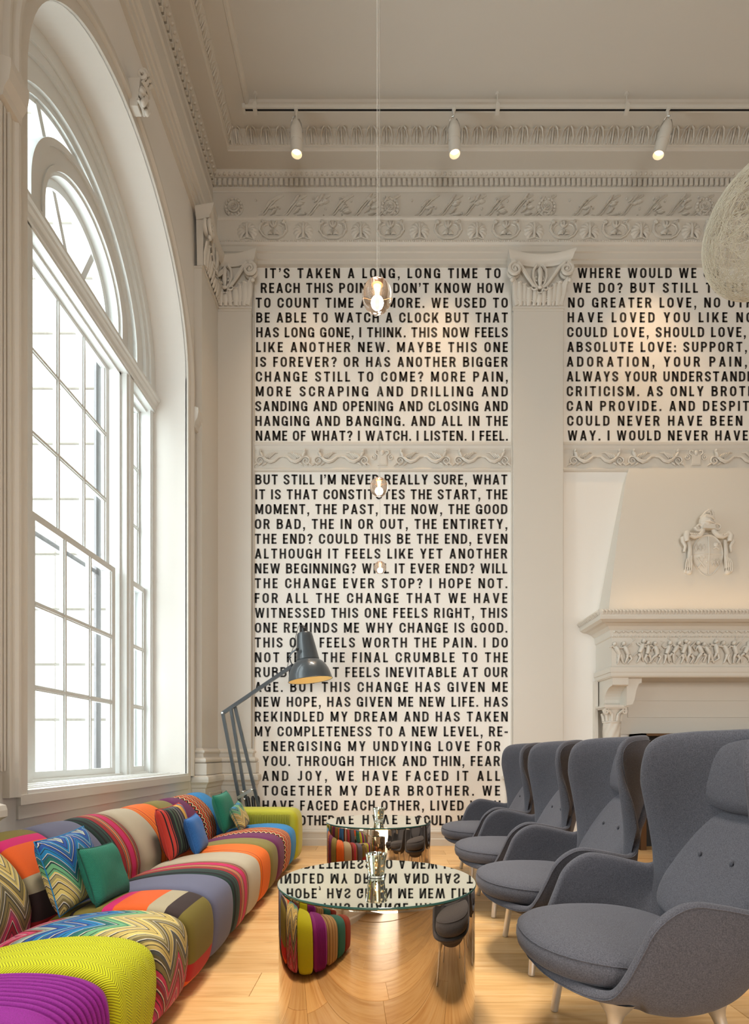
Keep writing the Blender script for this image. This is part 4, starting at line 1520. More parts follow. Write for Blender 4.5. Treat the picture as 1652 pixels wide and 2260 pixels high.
m_zig = m_zigzag('zigzag_knit', [(0, c8(200, 60, 26)), (.2, c8(30, 16, 16)), (.32, c8(222, 190, 140)), (.42, c8(150, 24, 30)), (.62, c8(232, 120, 40)), (.75, c8(60, 14, 20)), (.88, c8(222, 190, 140))], .042, .022, .12)
m_blue = fabric('blue_wool', c8(58, 132, 190), .92)
m_chart = fabric('chartreuse_velvet', c8(184, 180, 26), .6, 300, .001, .12, .18)
m_tan = m_stripes('tan_stripes', [(0, c8(168, 132, 84)), (.5, c8(120, 84, 48)), (.7, c8(190, 160, 110))], 0, .08)
m_teal = fabric('teal_wool', c8(40, 110, 104), .9)
m_brick = fabric('brick_red_wool', c8(150, 52, 34), .9)

B = [.34, .66, .98, 1.30, 1.61, 1.93, 2.24, 2.57, 2.90, 3.235, 3.54, 3.85, 4.12, 4.38, 4.70, 4.965]
section('sofa_section', B[0], B[1], m_brick, label='brick red wool section')
section('sofa_section', B[1], B[2], m_teal, label='teal wool section')
section('sofa_section', B[2], B[3], m_tan, label='tan striped section')
section('sofa_section', B[3], B[4], m_purple, ribs=14, rib_h=.015, label='purple ribbed velvet section')
section('sofa_section', B[4], B[5], m_lime, label='lime yellow herringbone section')
section('sofa_section', B[5], B[6], m_mis, label='multicoloured chevron print section')
section('sofa_section', B[6], B[7], m_cross, label='olive and orange banded section')
section('sofa_section', B[7], B[8], m_slate, label='plain slate blue section')
section('sofa_section', B[8], B[9], m_red, label='crimson and magenta striped section')
section('sofa_section', B[9], B[10], m_beige, label='plain beige wool section')
section('sofa_section', B[10], B[11], m_orange, ribs=9, rib_h=.004, label='bright orange corduroy section')
section('sofa_section', B[11], B[12], m_olive, label='plain olive section')
section('sofa_section', B[12], B[13], m_plum, label='plain plum section')
section('sofa_section', B[13], B[14], m_zig, label='orange and black zigzag knit section')
section('sofa_section', B[14], B[15], m_blue, label='plain bright blue section')
arm = section('sofa_arm', B[15], 5.27, m_chart, ARM_PROF, label='chartreuse velvet end arm')
# vertical corded panel on the inner face of the arm
m = MB()
nx = 56
for i in range(nx):
    xa = -.88 - i * .0155
    m.tube([(xa, B[15] + .003, .33), (xa, B[15] - .004, .36), (xa, B[15] - .003, .455), (xa, B[15] + .004, .472)], .0072, 5)
o = m.obj('corded_panel', fabric('chartreuse_cord', c8(160, 154, 26), .6, 300, .001, .12, .2), sofa, True, 80)
tag(o, kind='stuff')
# hidden feet strip
fl = MB()
for k in range(9):
    fl.lathe([(.02, 0), (.022, .04)], 10, (-.95, .5 + k * .57, 0)).lathe([(.02, 0), (.022, .04)], 10, (-1.75, .5 + k * .57, 0))
tag(fl.obj('sofa_feet', M_BLACK, sofa), kind='stuff')


# ------------------------------------------------------------------ cushions
def cushion(label, mat, bottom_c, w, h, thick, tilt, yaw=0, roll=0, group='scatter cushions on the patchwork sofa', pinch=.06, piping=None, seed=1):
    r = random.Random(seed)
    n = 18
    V, UV, F_ = [], [], []
    idx = {}
    for side in (1, -1):
        for i in range(n + 1):
            for j in range(n + 1):
                a, b = -1 + 2 * i / n, -1 + 2 * j / n
                edge = i in (0, n) or j in (0, n)
                if edge and side == -1:
                    idx[(side, i, j)] = idx[(1, i, j)]; continue
                # pinched sides, pointed corners
                xx = a * (1 - pinch * (1 - b * b) * abs(a) ** 2 * 0 - pinch * (1 - b * b) * (abs(a) ** 3))
                zz = b * (1 - pinch * (1 - a * a) * (abs(b) ** 3))
                t = thick / 2 * ((1 - a ** 4) * (1 - b ** 4)) ** .55
                t += .006 * math.sin(3 * a + seed) * math.cos(4 * b + seed * 2) * (1 - a * a) * (1 - b * b)
                idx[(side, i, j)] = len(V)
                V.append((side * t, xx * w / 2, zz * h / 2)); UV.append((a * w / 2 + .5, b * h / 2 + .5))
    for side in (1, -1):
        for i in range(n):
            for j in range(n):
                f = [idx[(side, i, j)], idx[(side, i + 1, j)], idx[(side, i + 1, j + 1)], idx[(side, i, j + 1)]]
                F_.append(tuple(f if side == 1 else f[::-1]))
    me = uv_mesh('cushion', V, F_, UV, mat, True, 180)
    e = link_mesh('cushion', me)
    # tilt back about Y (top leans to -X), yaw about Z, roll in its own plane
    M_ = Matrix.Rotation(yaw, 4, 'Z') @ Matrix.Rotation(-tilt, 4, 'Y') @ Matrix.Rotation(roll, 4, 'X')
    up = (Matrix.Rotation(yaw, 4, 'Z') @ Matrix.Rotation(-tilt, 4, 'Y')).to_3x3() @ Vector((0, 0, 1))
    c = Vector(bottom_c) + up * (h / 2)
    e.matrix_world = Matrix.Translation(c) @ M_
    tag(e, label, 'cushion', group)
    # seam piping round the edge as a part
    ring = [V[idx[(1, i, 0)]] for i in range(n + 1)] + [V[idx[(1, n, j)]] for j in range(1, n + 1)] + [V[idx[(1, i, n)]] for i in range(n - 1, -1, -1)] + [V[idx[(1, 0, j)]] for j in range(n - 1, 0, -1)]
    pm_ = MB().tube(ring, .0028, 5, close=True).mesh('piping', piping or mat, True, 180)
    link_mesh('piping', pm_, e)
    return e


m_c1 = m_missoni('cushion_chevron_blue', .17, .12, .70, .09, shift=-.10)
m_c2 = m_herringbone('green_herringbone', c8(32, 122, 98), c8(12, 70, 56), .011, .0062, .0015)
m_c3 = m_stripes('striped_cushion', [(0, c8(206, 60, 44)), (.045, _bk), (.06, c8(200, 60, 50)), (.12, _bk), (.145, c8(200, 60, 50)), (.16, _bk), (.26, c8(60, 84, 62)), (.31, _bk), (.36, c8(70, 80, 60)), (.41, _bk), (.46, c8(120, 118, 110)), (.50, _bk), (.54, c8(90, 86, 96)), (.60, c8(60, 24, 36)), (.66, c8(206, 166, 70)), (.74, c8(220, 130, 40)), (.80, c8(70, 120, 140)), (.88, c8(206, 84, 50)), (.95, _bk)], 0, .36, off=-.32)
m_c4 = fabric('blue_linen', c8(40, 100, 168), .9, 160, .0015, .1, .22)
m_c5 = fabric('green_linen', c8(20, 120, 94), .9, 160, .0015, .1, .22)
m_c6 = m_missoni('cushion_chevron_gold', .12, .08, .66, .06, axis=0, shift=-.20)
cushion('large blue and gold chevron cushion behind the small green one', m_c1, (-1.345, 2.375, .375), .35, .33, .12, R(17), R(-2), R(3), seed=2)
cushion('green herringbone cushion in front of the blue chevron cushion', m_c2, (-1.235, 2.44, .375), .30, .265, .10, R(20), R(2), R(-4), seed=3)
cushion('striped cushion with coral edge leaning on the orange corduroy section', m_c3, (-1.345, 3.54, .365), .36, .345, .12, R(15), R(-3), R(2), seed=4)
cushion('small bright blue linen cushion in front of the striped cushion', m_c4, (-1.24, 3.625, .375), .26, .255, .09, R(17), R(3), R(3), seed=5)
cushion('green linen cushion leaning at the blue far end of the sofa', m_c5, (-1.345, 4.67, .375), .36, .335, .11, R(16), R(-3), R(3), seed=6)
cushion('smallest gold and blue chevron cushion beside the chartreuse arm', m_c6, (-1.215, 4.655, .385), .245, .235, .09, R(22), R(-5), R(12), seed=7)


# ------------------------------------------------------------------ wing armchairs
HALF = [  # x forward, y, z of the rim, angle of its column
    (.335, 0, .328, 0), (.32, .14, .326, 22), (.278, .24, .320, 42), (.232, .305, .320, 55), (.19, .348, .340, 64), (.155, .372, .40, 71), (.118, .385, .48, 78), (.085, .392, .55, 84),
    (.035, .394, .60, 90), (-.03, .394, .627, 96), (-.12, .39, .617, 104), (-.20, .378, .60, 112), (-.268, .362, .588, 120), (-.308, .347, .612, 126), (-.322, .337, .69, 131), (-.302, .332, .80, 136),
    (-.268, .332, .91, 141), (-.246, .332, 1.02, 145), (-.254, .322, 1.085, 149), (-.30, .296, 1.124, 154), (-.385, .23, 1.137, 161), (-.475, .13, 1.14, 170), (-.53, 0, 1.14, 180)]


def chair_shell():
    half = catmull(HALF, 4)
    full = half + [np.array([p[0], -p[1], p[2], 360 - p[3]]) for p in half[-2:0:-1]]
    NVV = 18
    V = []
    for x, y, z, a in full:
        c, s_ = math.cos(R(a)), math.sin(R(a))
        back = max(0, -c)
        S = np.array([-.02 + (.30 if c > 0 else .34) * c, .345 * s_, .285 + .02 * back])
        Cc = np.array([-.02 + .10 * c, .10 * s_, .243])
        Rr = np.array([x, y, z])
        side = abs(s_)
        out = np.array([c, s_, 0])
        Mm = S * .5 + Rr * .5 + out * (.016 + .03 * back)
        mid0 = Cc * .42 + S * .58; mid0[2] = .247
        ctrl = [Cc, mid0, S, Mm, Rr] if Rr[2] - S[2] > .12 else [Cc, mid0, S * .9 + np.array([-.002, 0, .0285]) + 0 * S, S * .45 + Rr * .55 + out * .012, Rr]
        pts = catmull(ctrl, 8)
        # resample by arc length
        P = np.array(pts)
        d = np.concatenate([[0], np.cumsum(np.linalg.norm(np.diff(P, axis=0), axis=1))])
        t = np.linspace(0, d[-1], NVV)
        V += [(np.interp(q, d, P[:, 0]), np.interp(q, d, P[:, 1]), np.interp(q, d, P[:, 2])) for q in t]
    m = NVV; k = len(full)
    F_ = []
    for i in range(k):
        j = (i + 1) % k
        for q in range(m - 1):
            F_.append((i * m + q, j * m + q, j * m + q + 1, i * m + q + 1))
    F_.append(tuple(i * m for i in range(k))[::-1])
    me = bpy.data.meshes.new('shell')
    me.from_pydata(V, [], F_)
    import bmesh
    bm = bmesh.new(); bm.from_mesh(me)
    bmesh.ops.recalc_face_normals(bm, faces=bm.faces)
    # make sure normals point outwards (down at the bottom face)
    bm.faces.ensure_lookup_table()
    if bm.faces[-1].normal.z > 0:
        bmesh.ops.reverse_faces(bm, faces=bm.faces)
    bm.to_mesh(me); bm.free()
    me.materials.append(M_FELT)
    me.shade_smooth()
    rim = [V[i * m + m - 1] for i in range(k)]
    seam = [V[i * m + m - 2] for i in range(k)]
    return me, rim, V, m, k


def pad(outline, rings, mat, name):
    """closed pad: outline (list of 2-D), rings list of (scale, height)"""
    V = []
    for s_, hgt in rings:
        V += [(a * s_, b * s_, hgt(a * s_, b * s_) if callable(hgt) else hgt) for a, b in outline]
    return V


def armchair():
    root = empty('wing_armchair', (0, 0, 0))
    sme, rim, SV, sm, sk = chair_shell()
    sh = link_mesh('shell', sme, root)
    md = sh.modifiers.new('thickness', 'SOLIDIFY'); md.thickness = .034; md.offset = -1; md.use_even_offset = False
    md = sh.modifiers.new('smooth', 'SUBSURF'); md.levels = 1; md.render_levels = 1
    # stitched seam just below the rim on the outer face
    sp = [SV[i * sm + sm - 1] for i in range(sk)]
    sp2 = [SV[i * sm + sm - 2] for i in range(sk)]
    seam = [tuple(a * .6 + b * .4 for a, b in zip(p, q)) for p, q in zip(sp, sp2)]
    MB().tube(seam, .0022, 4, close=True).obj('rim_seam', M_FELT, sh, True, 180)
    # seat cushion
    n = 64
    out = []
    for i in range(n):
        a = 2 * PI * i / n
        c, s_ = math.cos(a), math.sin(a)
        e = 1.0 if c > 0 else .75
        r_ = 1 / ((abs(c) ** (2.3) + abs(s_) ** (2.3)) ** (1 / 2.3))
        x = .335 * c * r_ if c > 0 else .27 * c * r_
        y = .332 * s_ * r_
        if c > 0: y *= (1 - .02 * c)
        out.append((x, y))
    rg = [(0.02, .452), (.35, .450), (.65, .445), (.84, .436), (.93, .425), (.975, .414), (.982, .406), (1.0, .394), (1.004, .372), (.99, .350), (.94, .336), (.5, .33), (.02, .33)]
    b = MB()
    b.sweep([[(.025 + x * s_, y * s_, z + .012 * min(1, max(0, x)) * s_) for x, y in out] for s_, z in rg], close_ring=True)
    b.add([(.025 + x * .02, y * .02, .452) for x, y in out], [tuple(range(n))])
    b.add([(.025 + x * .02, y *   .02, .35) for x, y in out], [tuple(range(n - 1, -1, -1))])
    cu = b.obj('seat_cushion', M_FELT, root, True, 180)
    sb = MB().tube([(.025 + x * .985, y * .985, .409 + .012 * min(1, max(0, x))) for x, y in out], .0022, 4, close=True)
    sb.obj('seam', M_FELT, cu, True, 180)

    # back pad: wraps gently round the back
    def back_pad(name, zc, hh_, wb, wt, xfun, thick, ex=3.0):
        b = MB()
        n = 48
        o = []
        for i in range(n):
            a = 2 * PI * i / n
            c, s_ = math.cos(a), math.sin(a)
            r_ = 1 / ((abs(c) ** ex + abs(s_) ** ex) ** (1 / ex))
            o.append((c * r_, s_ * r_))
        def P(u, v, t):
            z = zc + v * hh_
            w_ = wb + (wt - wb) * (v + 1) / 2
            y = u * w_
            return (xfun(z) + .30 * y * y + t, y, z)
        rg_ = [(.02, 1), (.4, .99), (.7, .94), (.88, .80), (.96, .58), (1.0, .2), (1.0, -.1), (.95, -.4), (.5, -.5), (.02, -.5)]
        b.sweep([[P(u * s_, v * s_, thick * t) for u, v in o] for s_, t in rg_], close_ring=True)
        b.add([P(u * .02, v * .02, thick) for u, v in o], [tuple(range(n))])
        return b.obj(name, M_FELT, root, True, 180)
    bx = lambda z: -.262 - .205 * (z - .45) / .39
    bp = back_pad('back_cushion', .635, .215, .275, .215, bx, .042, 3.4)
    back_pad('headrest', .965, .135, .235, .235, lambda z: -.462 - .16 * (z - .965), .052, 2.6)
    for q in (-1, 1):
        bb = MB().ball((bx(.675) + .004 + .045, q * .09, .675), (.005, .0105, .0105), 12, 8)
        bb.obj('button', M_FELT, bp, True, 180)
    # legs, flared where they meet the shell
    for (x0, y0, x1, y1) in ((.125, .235, .155, .268), (.125, -.235, .155, -.268), (-.20, .20, -.27, .25), (-.20, -.20, -.27, -.25)):
        pts, rs = [], []
        for t, r_ in ((0, .010), (.015, .0145), (.03, .0155), (.5, .0168), (.72, .018), (.82, .021), (.90, .028), (.97, .042), (1.06, .060)):
            pts.append((x1 + (x0 - x1) * t, y1 + (y0 - y1) * t, .262 * t)); rs.append(r_)
        MB().tube(pts, rs, 18).obj('leg', M_ALU, root, True, 60)
    return root


ch = armchair()
ch_labels = ['nearest grey felt wing armchair with the foreground arm cut by the frame', 'second nearest grey felt wing armchair', 'third grey felt wing armchair of the row', 'farthest grey felt wing armchair next to the lettered wall']
spots = [(.85, 1.89), (.852, 2.765), (.857, 3.645), (.862, 4.545)]
for i, (x, y) in enumerate(spots):
    o = ch if i == 0 else copy_tree(ch)
    o.location = (x, y, 0); o.rotation_euler = (0, 0, PI)
    tag(o, ch_labels[i], 'armchair', 'row of grey wing armchairs')


# ------------------------------------------------------------------ drum tables
def table():
    t = empty('drum_table', (0, 0, 0))
    b = MB()
    b.lathe([(.352, 0.0), (.372, .0), (.374, .006), (.384, .012), (.386, .018), (.386, .524), (.384, .532), (.378, .535), (.30, .535)], 128)
    b.obj('drum', M_BRONZE, t, True, 25)
    g = MB().lathe([(0, .5445), (.3885, .5445), (.390, .5435), (.390, .5375), (.388, .536), (.30, .536)], 128)
    me = g.mesh('glass_top', [M_MIRROR, M_EDGE], True, 20)
    for p in me.polygons:
        c = p.center
        if p.normal.z < .5 or math.hypot(c.x, c.y) > .3888: p.material_index = 1 if abs(p.normal.z) < .98 else 0
    link_mesh('mirror_top', me, t)
    return t


tb = table()
tag(tb, 'round polished bronze drum table with mirrored top, nearest the camera', 'coffee table', 'mirrored drum tables')
tb.location = (-.025, 2.12, 0)
tb2 = copy_tree(tb)
tag(tb2, 'round polished bronze drum table with mirrored top, standing near the lettered wall', 'coffee table', 'mirrored drum tables')
tb2.location = (-.033, 3.96, 0)


def m_mercury():
    t = NT('silvered_votive_glass')
    c = t.coord('Object')
    v = t.n.new('ShaderNodeTexVoronoi'); t.put(v.inputs['Vector'], c); v.inputs['Scale'].default_value = 80
    n1 = t.noise(c, 60, 3, .7)
    mask = t.ramp(t.m_('ADD', v.outputs['Distance'], t.m_('MULTIPLY', n1, .12)), [(.42, (1, 1, 1)), (.50, (0, 0, 0))])
    me_ = t.n.new('ShaderNodeBsdfGlossy'); me_.inputs['Color'].default_value = (.70, .73, .69, 1); me_.inputs['Roughness'].default_value = .07
    tr = t.n.new('ShaderNodeBsdfTransparent'); tr.inputs[0].default_value = (.93, .90, .80, 1)
    tl = t.n.new('ShaderNodeBsdfTranslucent'); tl.inputs[0].default_value = (1, .75, .45, 1)
    m1 = t.n.new('ShaderNodeMixShader'); m1.inputs[0].default_value = .12
    t.put(m1.inputs[1], tr.outputs[0]); t.put(m1.inputs[2], tl.outputs[0])
    m2 = t.n.new('ShaderNodeMixShader')
    t.put(m2.inputs[0], t.m_('MULTIPLY', t.m_('SUBTRACT', 1.0, mask), .85)); t.put(m2.inputs[1], m1.outputs[0]); t.put(m2.inputs[2], me_.outputs[0])
    m3 = t.n.new('ShaderNodeMixShader')
    t.put(m3.inputs[0], .75); t.put(m3.inputs[2], m2.outputs[0]); t.put(m3.inputs[1], m1.outputs[0])
    t.put(t.out.inputs[0], m2.outputs[0])
    return t.m


M_MERC = m_mercury()
M_CLEAR = NT('clear_glass').set(Base_Color=(.93, .97, .94), Roughness=.01, Transmission_Weight=1.0, IOR=1.45).m


def votive():
    t = empty('candle_holder', (0, 0, 0))
    MB().lathe([(.0325, .010), (.0335, .014), (.0445, .093), (.0450, .0955), (.0435, .0955), (.0315, .016), (0, .014)], 48).obj('glass_cup', M_MERC, t, True, 50)
    MB().lathe([(0, .0005), (.031, .0005), (.0325, .002), (.0325, .0095), (0, .0095)], 48).obj('glass_base', M_CLEAR, t, True, 40)
    MB().lathe([(0, .0165), (.0195, .0165), (.020, .018), (.020, .030), (.017, .032), (0, .031)], 24).obj('tealight', simple('candle_wax', (.85, .75, .58), .5), t, True, 40)
    fl_ = MB().lathe([(0, .034), (.0052, .039), (.0075, .046), (.0056, .055), (.002, .065), (0, .070)], 12).obj('flame', M_FLAME, t, True, 90)
    lamp('flame_light', 'POINT', (0, 0, .050), (0, 0, 0), .12, (1, .55, .22), t, shadow_soft_size=.006)
    return t


vt = votive()
vt.location = (-.028, 2.165, .5447)
tag(vt, 'silvered glass votive with lit candle on the nearer drum table', 'candle holder', 'lit votive candle holders')
v2 = copy_tree(vt)
v2.location = (-.033, 3.975, .5447)
tag(v2, 'silvered glass votive with lit candle on the farther drum table', 'candle holder', 'lit votive candle holders')

# ------------------------------------------------------------------ giant task lamp in the corner
YL = 5.56
K = YL / F
LX = lambda v: (v - CX) * K
LZ = lambda v: EYE + (CY - v) * K
gl = empty('floor_lamp', (LX(556), YL, 0))
tag(gl, 'oversized dark grey jointed task lamp behind the far end of the sofa', 'floor lamp')
ox = LX(556)
M_GREY = simple('graphite_paint', srgb(66, 72, 77), .3, 0, Coat_Weight=.4)
M_CREAM = simple('cream_lining', srgb(228, 206, 150), .5)
P2 = lambda v, w, dy=0: (LX(v) - ox, dy, LZ(w))
# base and post
MB().lathe([(0, 0), (.19, 0), (.20, .012), (.20, .03), (.185, .045), (.05, .055), (.04, .07), (0, .07)], 48).obj('base', M_GREY, gl, True, 40)
MB().lathe([(.028, .06), (.028, .30), (.02, .34), (0, .34)], 20).obj('post', M_GREY, gl, True, 40)
def abar(name, p0, p1, w=.03, d=.03, mat=M_GREY): return MB().bar(p0, p1, w, d, (0, 1, 0)).obj(name, mat, gl)
abar('lower_arm', P2(493, 1573, -.03), P2(541, 1822, -.03), .03, .034)
abar('lower_arm', P2(509, 1563, .0), P2(552.5, 1822, .0), .03, .03)
abar('lower_arm', P2(516.5, 1559, .03), P2(579, 1822, .03), .03, .034)
abar('upper_arm', P2(490, 1575), P2(646, 1469), .036, .032)
MB().bar(P2(527, 1760, -.05), P2(556, 1743, -.05), .03, .008, (0, 1, 0)).obj('bracket', M_STEEL, gl)
br = MB().bar(P2(540, 1746, -.045), P2(560, 1742, .05), .02, .008, (0, 1, 0))
br.obj('bracket', M_STEEL, gl)
MB().bar(P2(541, 1822, 0), P2(580, 1822, 0), .03, .06, (0, 1, 0)).obj('crossbar', M_STEEL, gl)
for v, w in ((528, 1758), (538, 1747), (557, 1742), (541, 1763), (493, 1574)):
    MB().lathe([(.009, -.05), (.011, -.047), (.011, .05), (0, .052)], 10, (P2(v, w)[0], 0, P2(v, w)[2]), Matrix.Rotation(R(90), 3, 'X')).obj('bolt', M_STEEL, gl, True, 40)
for v0, v1, dy in ((547, 556, -.02), (556, 563, .02), (566, 571, .04)):
    MB().tube([P2(v0, 1757, dy), P2(v0 + 1, 1762, dy), P2(v1, 1822, dy)], [.010, .020, .020], 12).obj('spring_sleeve', M_BLACK, gl, True, 40)
# shade
top, rimc = Vector(P2(671, 1396)), Vector(P2(684.8, 1501))
axis = (rimc - top).normalized()
L0 = (rimc - top).length
# tilt slightly so that the opening shows to the front
sprof = [(.0, 0), (.055, 0), (.072, .006), (.080, .018), (.086, .05), (.118, .272), (.121, .285), (.117, .292), (.122, .298), (.150, .318), (.180, .352), (.204, .398), (.220, .448), (.229, L0 - .008), (.232, L0)]
inn = [(r_ - .004, z_) for r_, z_ in sprof[1:]][::-1]
zq = Vector((0, 0, 1)).rotation_difference(axis).to_matrix()
sm_ = MB().lathe(sprof, 64, top, zq, caps=False)
shade = sm_.obj('lamp_shade', M_GREY, gl, True, 30)
MB().lathe([(max(.001, r_ - .004), z_ + .003 if i < 12 else z_ - .0005) for i, (r_, z_) in enumerate(sprof[1:])], 64, top, zq, caps=False).obj('shade_lining', M_CREAM, shade, True, 30)
MB().tube([top + zq @ Vector((.2315 * math.cos(a), .2315 * math.sin(a), L0)) for a in np.linspace(0, 2 * PI, 64, endpoint=False)], .0035, 6, close=True).obj('shade_rim', M_GREY, shade, True, 180)
MB().lathe([(0, -.075), (.006, -.075), (.014, -.062), (.024, -.05), (.030, -.04), (.032, 0), (.0, .0)], 24, top, zq).obj('lamp_socket', M_BLACK, shade, True, 30)
MB().ball(tuple(top + axis * .30), (.03, .03, .045), 14, 10).obj('light_bulb', emissive('soft_bulb', (1, .8, .5), .8), shade, True, 180)
pv = P2(659.5, 1438, -.12)
MB().tube([P2(646, 1470), P2(643, 1462, -.05), P2(641.5, 1452, -.09), P2(649, 1443, -.11), pv], [.010] * 5, 8, flat=.5).obj('swivel_fork', M_GREY, gl, True, 60)
MB().ball(pv, (.017, .02, .017), 12, 8).obj('pivot_knob', M_BLACK, gl, True, 180)
MB().ball(P2(645, 1469), (.02, .03, .02), 12, 8).obj('pivot_knob', M_BLACK, gl, True, 180)
MB().tube([P2(668, 1379), P2(660, 1383, -.03), P2(656, 1400, -.06), P2(651, 1432, -.10), P2(641, 1452, -.06), P2(634, 1472), P2(640, 1474)], .0028, 6).obj('cable', M_BLACK, gl, True, 60)
lamp('bulb_light', 'POINT', tuple(top + axis * .36), (0, 0, 0), .75, (1, .84, .60), gl, shadow_soft_size=.03)


# ------------------------------------------------------------------ glass ball pendants
M_BALL = NT('pendant_glass').set(Base_Color=(.90, .74, .62), Roughness=.0, Transmission_Weight=1.0, IOR=1.30).m
M_BALLTOP = NT('pendant_cap_glass').set(Base_Color=(.88, .74, .66), Roughness=.08, Transmission_Weight=.9, IOR=1.35).m


M_COPPER = simple('rose_copper', (.80, .56, .44), .3, .8)


def pendant():
    t = empty('pendant_lamp', (0, 0, 0))
    r_ = .05
    pr_ = [(r_ * math.sin(a), -r_ * math.cos(a)) for a in np.linspace(0, PI, 40)]
    pr_[0] = (0, -r_); pr_[-1] = (0, r_)
    MB().lathe(pr_, 56).obj('glass_globe', M_BALL, t, True, 180)
    MB().tube([(.0412 * math.cos(a), .0412 * math.sin(a), .0275) for a in np.linspace(0, 2 * PI, 48, endpoint=False)], .0006, 6, close=True).obj('seam_ring', M_COPPER, t, True, 180)
    MB().lathe([(0, .026), (.0135, .026), (.0135, .034), (.012, .045), (0, .046)], 24).obj('lamp_cap', M_COPPER, t, True, 40)
    MB().lathe([(0, -.040), (.004, -.039), (.0065, -.032), (.0065, -.01), (.0058, 0), (.0065, .012), (.009, .024), (0, .0255)], 24).obj('lamp_core', M_BULB, t, True, 60)
    MB().tube([(0, 0, .046), (0, 0, ZC - 2.56)], .0009, 6).obj('cable', simple('pale_cable', (.50, .47, .42), .5), t)
    MB().lathe([(0, ZC - 2.56 - .02), (.05, ZC - 2.56 - .02), (.055, ZC - 2.56 - .012), (.055, ZC - 2.56), (0, ZC - 2.56)], 24).obj('ceiling_rose', M_WHITE, t, True, 40)
    lamp('pendant_light', 'POINT', (0, 0, -.02), (0, 0, 0), 2.0, (1, .72, .42), t, shadow_soft_size=.02)
    return t


pd = pendant()
for i, (y, z, px_, lab) in enumerate(((1.77, 2.575, 832, 'glowing glass ball pendant hanging nearest the camera, largest of three'), (2.93, 2.52, 836, 'glowing glass ball pendant in the middle of the line of three'), (4.31, 2.558, 838.3, 'glowing glass ball pendant hanging farthest back, smallest of three'))):
    o = pd if i == 0 else copy_tree(pd)
    o.location = ((px_ - CX) * y / F, y, z)
    tag(o, lab, 'pendant lamp', 'line of glass ball pendants')

# ------------------------------------------------------------------ ceiling track with spotlights
YT, ZT = 5.41, 7.622
TK = YT / F
tr_ = empty('lighting_track', (0, YT, ZT))
tag(tr_, 'long white and black lighting track hung on rods below the ceiling', 'track')
MB().box(-1.408, 5.6, -.022, .022, -.010, .020).box(-1.43, -1.405, -.028, .028, -.02, .028).obj('rail', M_WHITE, tr_)
MB().box(-1.405, 5.6, -.0085, .0085, -.012, -.008).obj('conductor_strip', M_BLACK, tr_)
for v in (563, 1097, 1382, 1700, 2000):
    x = (v - CX) * TK
    h_ = MB().lathe([(.005, .02), (.005, ZC - ZT - .01), (.022, ZC - ZT - .008), (.022, ZC - ZT)], 12, (x, 0, 0))
    h_.box(x - .02, x + .02, -.03, .03, -.03, .03).box(x - .012, x + .012, -.02, .02, .03, .055)
    h_.obj('hanger', M_WHITE, tr_, True, 40)


def spotlight():
    t = empty('spotlight', (0, 0, 0))
    MB().bbox(-.019, .019, -.024, .024, -.02, .022, .003).lathe([(.012, -.02), (.011, -.125), (0, -.125)], 14).obj('stem', M_WHITE, t, True, 40)
    hd = empty('head', (0, 0, -.135), parent=t)
    b = MB()
    b.lathe([(0, .01), (.03, .005), (.045, -.02), (.060, -.065), (.062, -.07), (.062, -.17), (.0585, -.172), (.0585, -.176), (.061, -.178), (.060, -.285), (.054, -.285), (.052, -.255), (.046, -.235), (0, -.235)], 36)
    b.obj('housing', M_WHITE, hd, True, 35)
    MB().lathe([(0, -.234), (.044, -.236), (.048, -.250), (.046, -.252), (0, -.240)], 28).obj('lens', M_SPOTGLOW, hd, True, 40)
    MB().tube([(.0, .03, .03), (.03, .01, .035), (.05, .0, -.01), (.064, 0, -.09)], .006, 6).tube([(.0, -.03, .03), (-.03, -.01, .035), (-.05, 0, -.01), (-.064, 0, -.09)], .006, 6).obj('yoke', M_STEEL, hd, True, 60)
    return t, hd


for i, (v, tilt_y, tilt_x, lab) in enumerate(((653, 0, 8, 'white track spotlight hanging at the left end of the track'), (1001, -3, 8, 'white track spotlight in the middle, above the first text panel'), (1473, 14, 12, 'white track spotlight tilted sideways, rightmost on the track'))):
    s_, hd = spotlight()
    s_.location = ((v - CX) * TK, YT, ZT)
    hd.rotation_euler = (R(tilt_x), R(tilt_y), 0)
    tag(s_, lab, 'spotlight', 'white spotlights on the track')
tg = [(-.9, 5.6, 0.5), (.3, 5.8, 1.0), (3.4, 6.0, 1.2)]
for (v, e, t_) in zip((653, 1001, 1473), (25, 36, 42), tg):
    o = lamp('spot_beam', 'SPOT', ((v - CX) * TK, YT - .03, ZT - .45), (0, 0, 0), e * 3, (1, .66, .36), spot_size=R(64), spot_blend=1.0, shadow_soft_size=.04)
    aim(o, t_)

